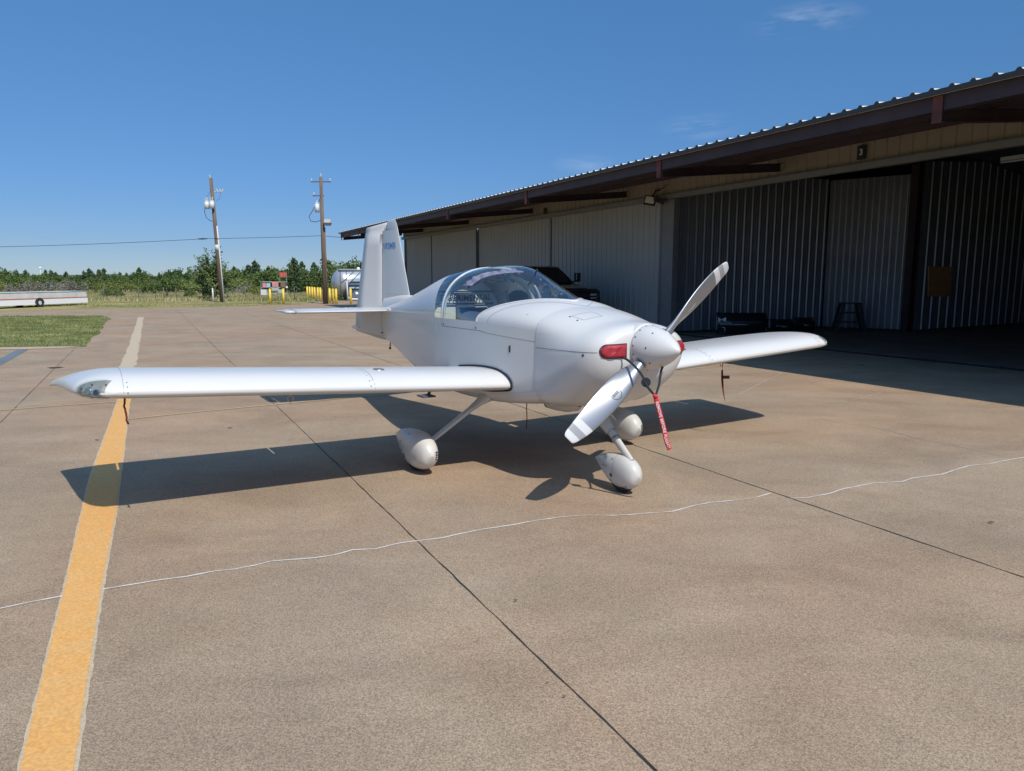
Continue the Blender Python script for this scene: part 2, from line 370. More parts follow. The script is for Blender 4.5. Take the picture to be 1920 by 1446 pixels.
# ------------------------------------------------------------------ mesh building
class MB:
    def __init__(s): s.v, s.f, s.sm, s.mi = [], [], [], []
    def vert(s, p): s.v.append(tuple(p)); return len(s.v) - 1
    def face(s, idx, smooth=False, mi=0): s.f.append(tuple(idx)); s.sm.append(smooth); s.mi.append(mi)
    def grid(s, rows, smooth=True, mi=0, close_u=False, flip=False):
        """rows: list of equal-length point lists"""
        n = len(rows[0]); b = len(s.v)
        for r in rows:
            for p in r: s.v.append(tuple(p))
        for i in range(len(rows) - 1):
            for j in range(n if close_u else n - 1):
                k = (j + 1) % n
                q = (b + i * n + j, b + i * n + k, b + (i + 1) * n + k, b + (i + 1) * n + j)
                s.face(q[::-1] if flip else q, smooth, mi)
        return b
    def cap(s, b, n, smooth=False, mi=0, flip=False):
        idx = list(range(b, b + n)); s.face(idx[::-1] if flip else idx, smooth, mi)
    def box(s, c, size, mi=0, rot=None, smooth=False):
        cx, cy, cz = c; x, y, z = [q / 2 for q in size]; b = len(s.v)
        for dz in (-z, z):
            for dx, dy in ((-x, -y), (x, -y), (x, y), (-x, y)):
                p = Vector((dx, dy, dz))
                if rot is not None: p = rot @ p
                s.v.append((cx + p.x, cy + p.y, cz + p.z))
        for q in ((3, 2, 1, 0), (4, 5, 6, 7), (0, 1, 5, 4), (1, 2, 6, 5), (2, 3, 7, 6), (3, 0, 4, 7)):
            s.face([b + i for i in q], smooth, mi)
    def hexa(s, lo, hi, mi=0):
        """two quads of 4 points joined to a solid"""
        b = len(s.v)
        for p in list(lo) + list(hi): s.v.append(tuple(p))
        for q in ((3, 2, 1, 0), (4, 5, 6, 7), (0, 1, 5, 4), (1, 2, 6, 5), (2, 3, 7, 6), (3, 0, 4, 7)):
            s.face([b + i for i in q], False, mi)
    def cyl(s, p0, p1, r0, r1=None, n=12, mi=0, caps=True, smooth=True):
        r1 = r0 if r1 is None else r1
        p0, p1 = Vector(p0), Vector(p1); d = (p1 - p0).normalized()
        a = d.orthogonal().normalized(); c = d.cross(a)
        ring = lambda p, r: [p + (a * math.cos(2 * math.pi * i / n) + c * math.sin(2 * math.pi * i / n)) * r for i in range(n)]
        b = s.grid([ring(p0, r0), ring(p1, r1)], smooth, mi, True)
        if caps: s.cap(b, n, False, mi, True); s.cap(b + n, n, False, mi)
    def tube(s, path, r, n=8, mi=0):
        path = [Vector(p) for p in path]; rows = []
        up = None
        for i, p in enumerate(path):
            d = (path[min(i + 1, len(path) - 1)] - path[max(i - 1, 0)]).normalized()
            if up is None: up = d.orthogonal().normalized()
            up = (up - d * up.dot(d)).normalized(); c = d.cross(up)
            rr = r[i] if isinstance(r, (list, tuple)) else r
            rows.append([p + (up * math.cos(2 * math.pi * k / n) + c * math.sin(2 * math.pi * k / n)) * rr for k in range(n)])
        b = s.grid(rows, True, mi, True)
        s.cap(b, n, False, mi, True); s.cap(b + n * (len(path) - 1), n, False, mi)
    def ball(s, c, r, n=12, m=8, mi=0, sc=(1, 1, 1)):
        rows = []
        for i in range(m + 1):
            t = math.pi * i / m
            rows.append([(c[0] + sc[0] * r * math.sin(t) * math.cos(2 * math.pi * k / n), c[1] + sc[1] * r * math.sin(t) * math.sin(2 * math.pi * k / n), c[2] - sc[2] * r * math.cos(t)) for k in range(n)])
        s.grid(rows, True, mi, True)
    def prism(s, pts, z0, z1, mi=0, smooth=False):
        """pts 2-D outline, extruded along z"""
        n = len(pts); b = len(s.v)
        for z in (z0, z1):
            for p in pts: s.v.append((p[0], p[1], z))
        for i in range(n):
            k = (i + 1) % n; s.face((b + i, b + k, b + n + k, b + n + i), smooth, mi)
        s.face([b + i for i in range(n)][::-1], False, mi); s.face([b + n + i for i in range(n)], False, mi)
    def xf(s, mtx, start=0):
        for i in range(start, len(s.v)): s.v[i] = tuple(mtx @ Vector(s.v[i]))
    def build(s, name, mats, parent=None, fixn=True, **tags):
        me = bpy.data.meshes.new(name)
        me.from_pydata(s.v, [], s.f)
        if not isinstance(mats, (list, tuple)): mats = [mats]
        for m_ in mats: me.materials.append(m_)
        me.polygons.foreach_set('use_smooth', s.sm)
        me.polygons.foreach_set('material_index', s.mi)
        me.update()
        if fixn:
            bm = bmesh.new(); bm.from_mesh(me)
            bmesh.ops.remove_doubles(bm, verts=bm.verts, dist=1e-5)
            bmesh.ops.recalc_face_normals(bm, faces=bm.faces)
            bm.to_mesh(me); bm.free()
        o = bpy.data.objects.new(name, me); COL.objects.link(o)
        if parent is not None: o.parent = parent
        for k, q in tags.items(): o[k] = q
        return o

def thing(name, label, cat, loc=(0, 0, 0), rz=0, group=None):
    o = bpy.data.objects.new(name, None); COL.objects.link(o)
    o.empty_display_size = 0.3
    o.location = loc; o.rotation_euler = (0, 0, rz)
    o['label'] = label; o['category'] = cat
    if group: o['group'] = group
    return o

def copy_tree(o, parent=None):
    c = o.copy(); COL.objects.link(c)
    c.parent = parent
    for ch in list(o.children): copy_tree(ch, c)
    return c

def text_mesh(body, size, depth=0.0005, bold=0.0, spacing=1.0):
    """text as vertices/faces in the xy plane, centred"""
    cu = bpy.data.curves.new('t', 'FONT'); cu.body = body; cu.size = size; cu.align_x = 'CENTER'; cu.align_y = 'CENTER'
    cu.extrude = depth; cu.offset = bold; cu.space_character = spacing
    cu.resolution_u = 3
    o = bpy.data.objects.new('t', cu); COL.objects.link(o)
    dg = bpy.context.evaluated_depsgraph_get(); dg.update()
    me = bpy.data.meshes.new_from_object(o.evaluated_get(dg))
    vs = [tuple(v.co) for v in me.vertices]; fs = [tuple(p.vertices) for p in me.polygons]
    bpy.data.objects.remove(o); bpy.data.curves.remove(cu); bpy.data.meshes.remove(me)
    return vs, fs

# world helper: the hangar and the slab joints share one grid: s runs along the doors, n away from the camera's side
DV, NV = Vector((-0.443, 0.8965, 0)), Vector((0.8965, 0.443, 0))
HANG = Matrix(((DV.x, NV.x, 0, 0), (DV.y, NV.y, 0, 0), (0, 0, 1, 0), (0, 0, 0, 1)))   # (s, n, z) -> world
def sn(s, n, z=0.0): return DV * s + NV * n + Vector((0, 0, z))
_t = R(PITCH)
def on_ground(px, py, z=0.0):
    """ground position of a spot measured in the photograph"""
    a, b = (px - 960) / F_PX, -(py - 723) / F_PX
    d = Vector((a, math.cos(_t) + b * math.sin(_t), -math.sin(_t) + b * math.cos(_t)))
    return Vector((0, 0, CAM_H)) + d * ((z - CAM_H) / d.z)
def at_depth(px, py, y):
    a, b = (px - 960) / F_PX, -(py - 723) / F_PX
    d = Vector((a, math.cos(_t) + b * math.sin(_t), -math.sin(_t) + b * math.cos(_t)))
    return Vector((0, 0, CAM_H)) + d * (y / d.y)

# ================================================================== SETTING
g = MB(); 
ST = 40
# one ground sheet: flat near the airfield, out to the horizon
rows = []
for r in (0, 30, 60, 120, 250, 500, 1000, 2000, 4000, 7000):
    rows.append([(r * math.cos(2 * math.pi * k / 48), r * math.sin(2 * math.pi * k / 48) , -0.02) for k in range(48)])
g.grid(rows, False, 0, True)
g.build('ground', M['field'], kind='structure')

def sheet(name, pts, z, m, thick=None):
    b = MB(); idx = [b.vert((p[0], p[1], z)) for p in pts]; b.face(idx)
    o = b.build(name, m, fixn=False); o['kind'] = 'structure'
    if o.data.polygons[0].normal.z < 0:
        o.data.flip_normals()
    return o

# apron: a big slab, bevelled edge against the grass
ap = [on_ground(-2200, 2600)[:2], ]
G = lambda x, y: tuple(on_ground(x, y)[:2])
edge_far = [G(-700, 592), G(-300, 586.5), G(0, 585), G(60, 583), G(130, 581), G(180, 579.5), G(240, 578.5), G(330, 577), G(400, 575.5), G(470, 574), G(500, 572.5), G(560, 571.5), G(585, 569), G(600, 566), G(640, 563.5), G(760, 562)]
apron_pts = [(-14, -12), (-60, 12)] + edge_far + [(40, 70), (60, 30), (45, -12)]
b = MB()
n = len(apron_pts)
top = [b.vert((p[0], p[1], 0.0)) for p in apron_pts]
low = [b.vert((p[0], p[1], -0.10)) for p in apron_pts]
b.face(top)
for i in range(n): b.face((top[i], low[i], low[(i + 1) % n], top[(i + 1) % n]))
b.build('apron', M['concrete'], kind='structure')

# grass island cut into the slab at the left
r2 = random.Random(3)
lawn_pts = []
def ragged(a, c, n, amp):
    a, c = Vector(a), Vector(c); out = []
    for i in range(n):
        p = a.lerp(c, i / n); q = (c - a).normalized(); s_ = r2.uniform(-amp, amp)
        out.append((p.x - q.y * s_, p.y + q.x * s_))
    return out
c1, c2, c3, c4, c5 = G(158, 650), G(207, 597), G(195, 593), (-24.5, 33.6), (-34, 27)
c6 = G(-120, 653)
lawn_pts = ragged(c1, c2, 16, .10) + ragged(c2, c3, 4, .1) + ragged(c3, c4, 14, .25) + [c4, (-60, 15), (-60, 4)] + ragged(c6, c1, 22, .07)
sheet('grass_island', lawn_pts, 0.012, M['lawn'])
# bare soil lip along its near edge
sheet('soil_edge', [G(-60, 657), G(0, 656), G(50, 655.5), G(120, 653), G(150, 651), G(150, 646), G(60, 648), G(-60, 650)], 0.008, M['jsand'])

def ribbon(pts, w, z, jit=0.0, seed=1, wj=0.0):
    """flat strip following world points"""
    r = random.Random(seed); b = MB(); L_, R_ = [], []
    P = [Vector((p[0], p[1], 0)) for p in pts]
    for i, p in enumerate(P):
        d = (P[min(i + 1, len(P) - 1)] - P[max(i - 1, 0)]).normalized(); nn = Vector((-d.y, d.x, 0))
        ww = w * (1 + r.uniform(-wj, wj)); off = nn * r.uniform(-jit, jit)
        L_.append((p + off + nn * ww / 2)[:2] + (z,)); R_.append((p + off - nn * ww / 2)[:2] + (z,))
    b.grid([L_, R_], False, 0)
    return b
def line_sn(n_, s0, s1, step):
    k = max(2, int((s1 - s0) / step)); return [sn(s0 + (s1 - s0) * i / k, n_ ) for i in range(k + 1)]
JN = [-1.62, 1.46, 4.33]
for jn in JN:
    wj = 0.015
    b = ribbon(line_sn(jn, -3, 44, 0.12), 0.0085 if jn < 4 else 0.0115, 0.002, 0.003, int(jn * 10) + 50, 0.5)
    b.build('expansion_joint', M['joint'], kind='structure')
# sandy spall beside the right-hand joint
# broken seam at the left joint
bb = MB(); p0 = on_ground(104, 690)
bb.prism([(p0.x + .09 * math.cos(a) * (1.8 if k % 2 else .5), p0.y + .07 * math.sin(a) * (1.6 if k % 3 else .5)) for k, a in enumerate([i * math.pi / 5 for i in range(10)])], 0.006, 0.010)
bb.build('joint_patch', M['joint'], kind='structure')

# wide yellow taxi line, newer paint near the camera, old cream paint beyond
def edge_line(pl, pr, z, m, name, amp, seed, k=90):
    r = random.Random(seed); b = MB(); A, B = [], []
    for i in range(k + 1):
        t = i / k
        def along(P):
            q = t * (len(P) - 1); j = min(int(q), len(P) - 2); return Vector(P[j]).lerp(Vector(P[j + 1]), q - j)
        a, c = along(pl), along(pr)
        A.append((a.x + r.uniform(-amp, amp), a.y, z)); B.append((c.x + r.uniform(-amp, amp), c.y, z))
    b.grid([A, B], False, 0); b.build(name, m, kind='structure')
edge_line([G(10, 1560), G(37, 1446), G(122, 1100), G(168, 900), G(219, 757), G(222, 745)],
          [G(112, 1560), G(138, 1446), G(190, 1100), G(219, 950), G(243, 757), G(247, 745)], 0.0045, M['yellow_line'], 'yellow_line', .0028, 1, 260)
edge_line([G(3, 1560), G(31, 1446), G(118, 1100), G(165, 900), G(217, 757), G(220, 745)],
          [G(122, 1560), G(147, 1446), G(196, 1100), G(222, 950), G(244, 757), G(248, 745)], 0.0028, M['cream_line'], 'older_cream_line', .004, 8, 200)
edge_line([G(219, 702), G(224, 685), G(236, 660), G(250, 625), G(257, 600), G(259, 595)],
          [G(249, 702), G(254, 685), G(260, 660), G(265, 625), G(269, 600), G(270, 595)], 0.0035, M['cream_line'], 'old_cream_line', .03, 2)
b = ribbon([G(240, 786.6), G(380, 772), G(520, 758.7), G(900, 723.5), G(1300, 691.7), G(1384, 683.5), G(1587, 666)], 0.045, 0.006, 0, 3, .25)
b.build('thin_yellow_line', M['thin_line'], kind='structure')
b = ribbon([G(-80, 776.5), G(0, 770), G(90, 763), G(170, 757), G(240, 752)], 0.045, 0.006, 0, 4, .25)
b.build('thin_yellow_line', M['thin_line'], kind='structure')
b = ribbon([G(262, 648), G(340, 643), G(430, 637)], 0.05, 0.006, 0, 9, .3)
b.build('thin_yellow_line', M['thin_line'], kind='structure')
# slate coloured band at far left
sheet('slate_band', [G(-60, 715), G(0, 686), G(53, 656), G(30, 657), G(0, 673), G(-60, 700)], 0.005, M['slate'])

# white filled crack wandering across the slab
def dense(pts, step, amp, seed):
    r = random.Random(seed); out = []
    for a, c in zip(pts[:-1], pts[1:]):
        a, c = Vector(a), Vector(c); k = max(1, int((c - a).length / step))
        for i in range(k): 
            p = a.lerp(c, i / k); out.append((p.x + r.uniform(-amp, amp), p.y + r.uniform(-amp, amp)))
    out.append(tuple(pts[-1][:2])); return out
ck1 = [(-60, 1158), (0, 1142), (60, 1129), (120, 1118)]
ck1b = [(192, 1106), (240, 1098), (300, 1088), (350, 1082), (400, 1072), (440, 1068), (478, 1061), (508, 1053), (590, 1047), (625, 1042), (660, 1032), (705, 1030), (750, 1019), (782, 1015), (830, 1009), (855, 1003), (900, 994), (960, 985), (985, 980), (1045, 971), (1090, 967), (1160, 967), (1215, 963), (1260, 960), (1300, 949), (1330, 943), (1385, 938), (1420, 933), (1446, 925)]
ck2 = [(1484, 935), (1515, 933.5), (1555, 926), (1582, 917), (1640, 906), (1690, 904), (1712, 897), (1765, 890), (1790, 882), (1815, 874), (1858, 870), (1885, 864), (1920, 858), (1990, 848)]
for q, sd in ((ck1, 1), (ck1b, 2), (ck2, 3)):
    ribbon(dense([G(*p) for p in q], 0.05, 0.0025, sd), 0.0115, 0.0035, 0.0, sd, 0.45).build('filled_crack', M['crack_white'], kind='structure')
ck3 = [(1520, 783), (1560, 790), (1608, 797), (1660, 805), (1705, 818), (1770, 832), (1820, 842), (1880, 856)]
ribbon(dense([G(*p) for p in ck3], 0.06, 0.006, 4), 0.010, 0.0035, 0, 4, .6).build('faint_crack', M['crack_faint'], kind='structure')
ck4 = [(1555, 757), (1605, 750), (1655, 736)]
ribbon(dense([G(*p) for p in ck4], 0.06, 0.01, 5), 0.013, 0.0035, 0, 4, .6).build('faint_crack', M['crack_faint'], kind='structure')
ck5 = [(1385, 740), (1430, 717), (1466, 700)]
ribbon(dense([G(*p) for p in ck5], 0.1, 0.005, 5), 0.012, 0.0035, 0, 4, .6).build('faint_crack', M['crack_faint'], kind='structure')
# small dark scraps on the slab
for (px, py, a, w, where) in [(967, 1129, .2, .010, 'right of the middle joint, below the white crack'), (895, 1205, .9, .005, 'just left of the middle joint in the foreground'), (1524, 1005.5, .1, .006, 'below the right joint'), (1858, 982, -.2, .018, 'far right, above the right joint'),
                         (431, 804, .3, .022, 'between the thin yellow line and the wing shadow'), (1026, 1284, .3, .006, 'near the foreground end of the middle joint'), (1058, 1310, .3, .007, 'nearest the foreground end of the middle joint'), (182, 827, 0, .02, 'left of the orange yellow line'), (1614, 686, 0, .05, 'in the shade in front of the open hangar bay')]:
    p = on_ground(px, py); b = MB()
    b.prism([(p.x + w * math.cos(k * math.pi / 4 + a) * (1.3 if k % 4 == 0 else .7), p.y + w * .5 * math.sin(k * math.pi / 4 + a)) for k in range(8)], 0.011, 0.011 + w * .15)
    b.build('leaf_scrap', M['debris'], label='small dark leaf scrap ' + where, category='leaf scrap', group='dry leaf scraps on the concrete')

# ---- grass blades (uncountable): the island and the verge
def blades(name, spots, m, hmin, hmax, width, seed):
    r = random.Random(seed); b = MB()
    for (x, y, z) in spots:
        a = r.uniform(0, math.pi); h = r.uniform(hmin, hmax); w = width * r.uniform(.6, 1.4)
        dx, dy = math.cos(a) * w, math.sin(a) * w; lx, ly = r.uniform(-.35, .35) * h, r.uniform(-.35, .35) * h
        i = len(b.v)
        b.v += [(x - dx, y - dy, z), (x + dx, y + dy, z), (x + lx, y + ly, z + h)]
        b.face((i, i + 1, i + 2))
    o = b.build(name, m, fixn=False, kind='stuff'); return o
def in_poly(x, y, P):
    c = False; n_ = len(P)
    for i in range(n_):
        x1, y1 = P[i][:2]; x2, y2 = P[(i + 1) % n_][:2]
        if (y1 > y) != (y2 > y) and x < (x2 - x1) * (y - y1) / (y2 - y1) + x1: c = not c
    return c
sp = []
rr = random.Random(11)
while len(sp) < 34000:
    x, y = rr.uniform(-27, -9), rr.uniform(15, 36)
    if in_poly(x, y, lawn_pts): sp.append((x, y, 0.012))
o = blades('lawn_grass', sp, M['grass'], .015, .06, .016, 5)
o['label'] = 'short green grass of the island beside the yellow line'; o['category'] = 'grass'
sp = []
while len(sp) < 60000:
    y = 45 + 50 * rr.random() ** 1.3; x = rr.uniform(-.72, -.12) * y
    if not in_poly(x, y, apron_pts) : sp.append((x, y, -0.02))
o = blades('field_grass', [q for q in sp if q[1] > 56.5], M['dry_grass'], .10, .38, .05, 6)
o['label'] = 'tall dry grass in the field beyond the fence'; o['category'] = 'grass'
o = blades('verge_grass', [q for q in sp if q[1] <= 56.5], M['dry_grass'], .02, .07, .03, 7)
o['label'] = 'short mown grass along the far edge of the apron'; o['category'] = 'grass'

# ---- far ridge and water towers
b = MB(); rows = [[], []]
for i in range(81):
    t = i / 80; x = -3600 + 5200 * t; h = 16 + 7 * math.sin(t * 9) + 4 * math.sin(t * 31 + 1)
    rows[0].append((x, 2500, -1)); rows[1].append((x, 2560, max(6, h)))
b.grid(rows, True); bk = [[(p[0], 3100, -1) for p in rows[0]], ]
b.grid([rows[1], bk[0]], True)
b.build('hills', M['hill'], kind='structure')
for px, py, Y, r_, lab in ((75.5, 502.5, 1500, 2.6, 'small white water tower on the horizon above the trailer'), (477, 500.5, 1500, 2.4, 'small white water tower on the horizon right of the leaning utility pole')):
    p = at_depth(px, py, Y)
    t = thing('water_tower', lab, 'water tower', (p.x, p.y, 0))
    b = MB(); b.ball((0, 0, p.z), r_, 14, 8, 0, (1, 1, .8)); b.build('tank', M['lettering'], t)
    b = MB(); b.cyl((0, 0, 0), (0, 0, p.z - r_ * .7), .32, .28, 8); b.build('column', M['lettering'], t)

# ---- trees
def clump_tree(kind, seed, h, w, nclump, nleaf, lsize, base=.12, jag=.5):
    """returns crown MB and trunk MB, origin at the foot"""
    r = random.Random(seed); c = MB(); t = MB()
    limbs = []
    t.tube([(0, 0, -.05), (r.uniform(-.05, .05), 0, h * .25), (r.uniform(-.1, .1) * w, r.uniform(-.1, .1) * w, h * .62)], [h * .035, h * .026, h * .008], 6)
    for k in range(nclump):
        u = (k + r.random()) / nclump
        if kind == 'juniper':
            z = h * (base + (1 - base) * u); rad = w * (1 - u) ** .62 * (.55 + .45 * min(1, u * 6))
            a = r.uniform(0, 2 * math.pi); q = r.uniform(.25, 1.0)
            p = Vector((math.cos(a) * rad * q, math.sin(a) * rad * q, z)); cs = (.20 + .16 * r.random()) * w * (1.1 - .55 * u)
        else:
            a = r.uniform(0, 2 * math.pi); e = math.acos(1 - r.uniform(.0, 1.25)); q = r.uniform(.35, 1.0) ** .6
            p = Vector((math.cos(a) * math.sin(e) * w * q, math.sin(a) * math.sin(e) * w * q, h * (.42 + .5 * math.cos(e) * q)))
            cs = (.18 + .16 * r.random()) * w
            if p.z < h * base: p.z = h * base + r.random() * .1 * h
        limbs.append(p)
        if k % 3 == 0:
            z0 = min(h * .55, max(h * .08, p.z * .5)); t.tube([(0, 0, z0), tuple(p * .6 + Vector((0, 0, z0 * .3))), tuple(p)], [h * .012, h * .008, h * .003], 4)
        for j in range(nleaf):
            d = Vector((r.gauss(0, 1), r.gauss(0, 1), r.gauss(0, .8)))
            d = d.normalized() * cs * r.random() ** .45
            if kind == 'juniper' and r.random() < jag: d.z += abs(d.z) * .9 + cs * .25
            o = p + d; s_ = lsize * r.uniform(.6, 1.5)
            ax = Vector((r.gauss(0, 1), r.gauss(0, 1), r.gauss(0, 1) + (1.2 if kind == 'juniper' else 0))).normalized()
            bx = ax.orthogonal().normalized(); bx.rotate(Quaternion(ax, r.uniform(0, 6.28)))
            i = len(c.v)
            c.v += [tuple(o - ax * s_ * .8), tuple(o + bx * s_ * .5), tuple(o + ax * s_), tuple(o - bx * s_ * .5)]
            c.face((i, i + 1, i + 2, i + 3))
    return c, t
protos = {}
def proto(key, kind, seed, h, w, ncl, nl, ls, m, name, base=.12, jag=.5):
    c, t = clump_tree(kind, seed, h, w, ncl, nl, ls, base, jag)
    root = bpy.data.objects.new(name, None); COL.objects.link(root)
    t.build('trunk', M['bark'], root, fixn=False); c.build('crown', m, root, fixn=False)
    protos[key] = root; root['used'] = 0; root.location = (0, 400, -60)
for k in range(4):
    proto('j%d' % k, 'juniper', 20 + k, 4.0, (1.15, 1.5, 1.3, 1.7)[k], 46, 34, .15, M['juniper'], 'juniper_tree', .06, .6)
for k in range(3):
    proto('m%d' % k, 'broad', 40 + k, 3.2, (1.9, 2.2, 1.7)[k], 44, 36, .13, M['mesquite'], 'broadleaf_tree', .10)
for k in range(2):
    proto('o%d' % k, 'broad', 60 + k, 1.7, 1.5, 26, 34, .10, M['olive'], 'olive_shrub', .05)
for k in range(2):
    proto('b%d' % k, 'broad', 70 + k, 1.8, 1.4, 24, 40, .075, M['twigs'], 'bare_shrub', .05)
def place_tree(key, x, y, s, label, cat, group, sz=None):
    o = protos[key]
    if o['used']: o = copy_tree(o)
    protos[key]['used'] = 1
    o.location = (x, y, -0.02); o.rotation_euler = (0, 0, rr.uniform(0, 6.28)); o.scale = (s, s, s * (sz or 1))
    o['label'] = label; o['category'] = cat; o['group'] = group
    return o
ZONES = [(-300, 'far beyond the left end of the trailer'), (-20, 'beyond the left edge of the trailer'), (40, 'above the left end of the trailer'), (90, 'above the trailer wheel'), (150, 'above the trailer front'), (200, 'just right of the trailer'), (255, 'above the end of the yellow line'), (310, 'left of the round bush'), (360, 'right of the round bush'),
         (410, 'behind the spreading tree'), (460, 'right of the leaning pole'), (500, 'left of the notice frame'), (545, 'behind the notice frame'), (590, 'behind the bollard row'), (640, 'behind the upright pole'), (9999, 'behind the fuel tank')]
def zone(px):
    for q, w in ZONES:
        if px < q: return w
def tree_label(k, row, px):
    return '%s, %s row, %s' % ('spiky evergreen' if k == 'j' else 'rounded green tree', ('far', 'middle', 'near')[row], zone(px) + (', left' if zone(px) == zone(px + 22) else ', right'))
GJ = 'evergreen trees of the wood beyond the field'
def col_x(px, y): return (px - 960) / F_PX * y * 1.0
# rows: back to front.  px is where along the picture the row is sampled
for row, (y, step, kinds, smin, smax) in enumerate([(122, 10, 'jjmm', .62, .90), (104, 15, 'mmmj', .50, .76), (90, 18, 'mmo', .42, .62)]):
    px = -520 + row * 9
    while px < 700:
        yy = y + rr.uniform(-4, 4); k = rr.choice(kinds)
        key = k + str(rr.randrange({'j': 4, 'm': 3, 'o': 2}[k]))
        s_ = rr.uniform(smin, smax) * (1.0 if k == 'j' else 1.12 if k == 'm' else 1.5)
        if px < 300: s_ *= .90
        if px > 430: s_ *= 1.22
        place_tree(key, px * 1.0 and (px - 960) / F_PX * yy, yy, s_,
                   tree_label(k, row, px),
                   'tree', GJ if k == 'j' else 'rounded trees of the wood beyond the field')
        px += step * rr.uniform(.7, 1.3) * (2.2 if px < -70 else 1)
# taller ones that break the skyline
for px, y, s_, key, lab in [(20, 112, 1.12, 'm0', 'lone round-topped tree standing above the wood at the far left edge'),
                       (264, 100, .88, 'm1', 'tall evergreen rising over the wood right of the white trailer'),
                       (330, 104, 1.02, 'm1', 'broad dark tree rising over the wood halfway between the trailer and leaning pole'),
                       (505, 84, .92, 'm2', 'bushy tree behind the left end of the notice frame'),
                       (556, 82, .92, 'j3', 'pointed evergreen behind the right end of the notice frame'),
                       (570, 86, .84, 'j1', 'pointed evergreen just left of the yellow bollard row'),
                       (636, 80, 1.22, 'm1', 'tree rising just right of the upright utility pole, above the silver tank'),
                       (672, 78, 1.25, 'm2', 'evergreen rising behind the silver tank beside the aircraft tail')]:
    place_tree(key, (px - 960) / F_PX * y, y, s_, lab, 'tree', 'taller trees that break the skyline')
# the big spreading tree behind the leaning pole
c, t = MB(), MB()
r = random.Random(99)
for k in range(72):
    a = r.uniform(0, 6.28); u = r.random()
    reach = 2.55 * (1 - .55 * u) * r.uniform(.35, 1.1); z1 = .6 + 2.85 * u
    tip = Vector((math.cos(a) * reach * 1.05, math.sin(a) * reach * .8, z1 + .45 * r.random() * u))
    if k % 8 == 0: tip = Vector((tip.x * 1.0, tip.y, tip.z + .45))
    root_ = Vector((0, 0, .25 + .5 * z1 * .8)); mid = root_.lerp(tip, .5) - Vector((0, 0, .12))
    t.tube([root_, mid, tip], [.05, .03, .012], 5)
    for j in range(90):
        q = r.uniform(.25, 1.08); p = (root_.lerp(mid, q * 2) if q < .5 else mid.lerp(tip, (q - .5) * 2))
        d = Vector((r.gauss(0, .14), r.gauss(0, .14), r.gauss(0, .10))); o_ = p + d
        ax = Vector((r.gauss(0, 1), r.gauss(0, 1), r.gauss(0, .6))).normalized(); bx = ax.orthogonal().normalized(); s_ = .085 * r.uniform(.6, 1.4)
        i = len(c.v); c.v += [tuple(o_ - ax * s_), tuple(o_ + bx * s_ * .55), tuple(o_ + ax * s_), tuple(o_ - bx * s_ * .55)]; c.face((i, i + 1, i + 2, i + 3))
t.tube([(0, 0, -.05), (.05, 0, 1.0), (0, .05, 2.2)], [.12, .09, .04], 8)
root = thing('spreading_tree', 'wide spreading green tree with splayed branch tips behind the leaning utility pole', 'tree', ((408 - 960) / F_PX * 60, 60, -.02))
t.build('trunk', M['bark'], root, fixn=False); c.build('crown', M['mesquite'], root, fixn=False)
# shrubs in front of the wood
for i, (px, y, s_, key) in enumerate([(10, 84, 1.0, 'o0'), (38, 76, .95, 'b0'), (70, 78, 1.05, 'b1'), (100, 80, 1.1, 'b0'), (128, 78, 1.15, 'b1'), (152, 80, 1.05, 'b0'), (60, 84, 1.15, 'o1'),
                         (185, 82, .95, 'o0'), (210, 80, .95, 'o1'), (232, 84, 1.0, 'o0'), (268, 80, .9, 'o1'), (290, 78, 1.0, 'm0'), (352, 84, 1.1, 'o0'), (440, 76, .85, 'b0'), (462, 78, .85, 'b1'), (478, 70, .75, 'o0')]):
    nm = {'o': 'olive green shrub in front of the wood', 'b': 'leafless grey shrub in front of the wood', 'm': 'low dark shrub in the dry field'}[key[0]]
    place_tree(key, (px - 960) / F_PX * y, y, s_ * (.5 if key[0] == 'm' else .8), nm + ', ' + zone(px), 'shrub', 'shrubs in front of the wood line')
place_tree('m2', (318 - 960) / F_PX * 66, 66, .62, 'round dark bush alone in the dry grass left of the leaning pole', 'bush', 'bushes standing in the dry field')
for px, s_ in ((205, .24), (227, .24), (362, .26)):
    place_tree('m1', (px - 960) / F_PX * 64, 64, s_, 'tiny sapling behind the wire fence, %s' % zone(px), 'sapling', 'saplings behind the fence')
for k_, o in protos.items():
    if not o['used']:
        for ch in list(o.children): bpy.data.objects.remove(ch)
        bpy.data.objects.remove(o)
    else: del o['used']
for o in bpy.data.objects:
    if 'used' in o.keys(): del o['used']

# ---- wire fence
fp = [(-60, 57), (40, 57.2), (125, 57.5), (200, 58), (265, 58), (312, 58), (335, 58), (430, 58), (464, 57.5), (555, 58)]
FX = [((px - 960) / F_PX * y, y) for px, y in fp]
t = thing('wire_fence', 'thin wire fence on dark metal posts along the dry field', 'fence', (FX[0][0], FX[0][1], 0))
for (x, y) in FX:
    b = MB(); b.cyl((x - FX[0][0], y - FX[0][1], -.02), (x - FX[0][0], y - FX[0][1], 1.02), .03, .03, 6); b.build('post', M['dark_post'], t)
for z in (.3, .6, .92):
    b = MB(); b.tube([(x - FX[0][0], y - FX[0][1], z) for x, y in FX], .005, 4); b.build('wire', M['wire'], t)
p = on_ground(400, 567); b = MB(); b.cyl((0, 0, 0), (0, 0, 1.0), .05, .05, 10); b.ball((0, 0, 1.0), .05, 10, 6)
o = b.build('marker_post', M['porcelain']); o.location = (p.x, p.y, -.02); o['label'] = 'short pale grey marker post just left of the leaning utility pole'; o['category'] = 'post'

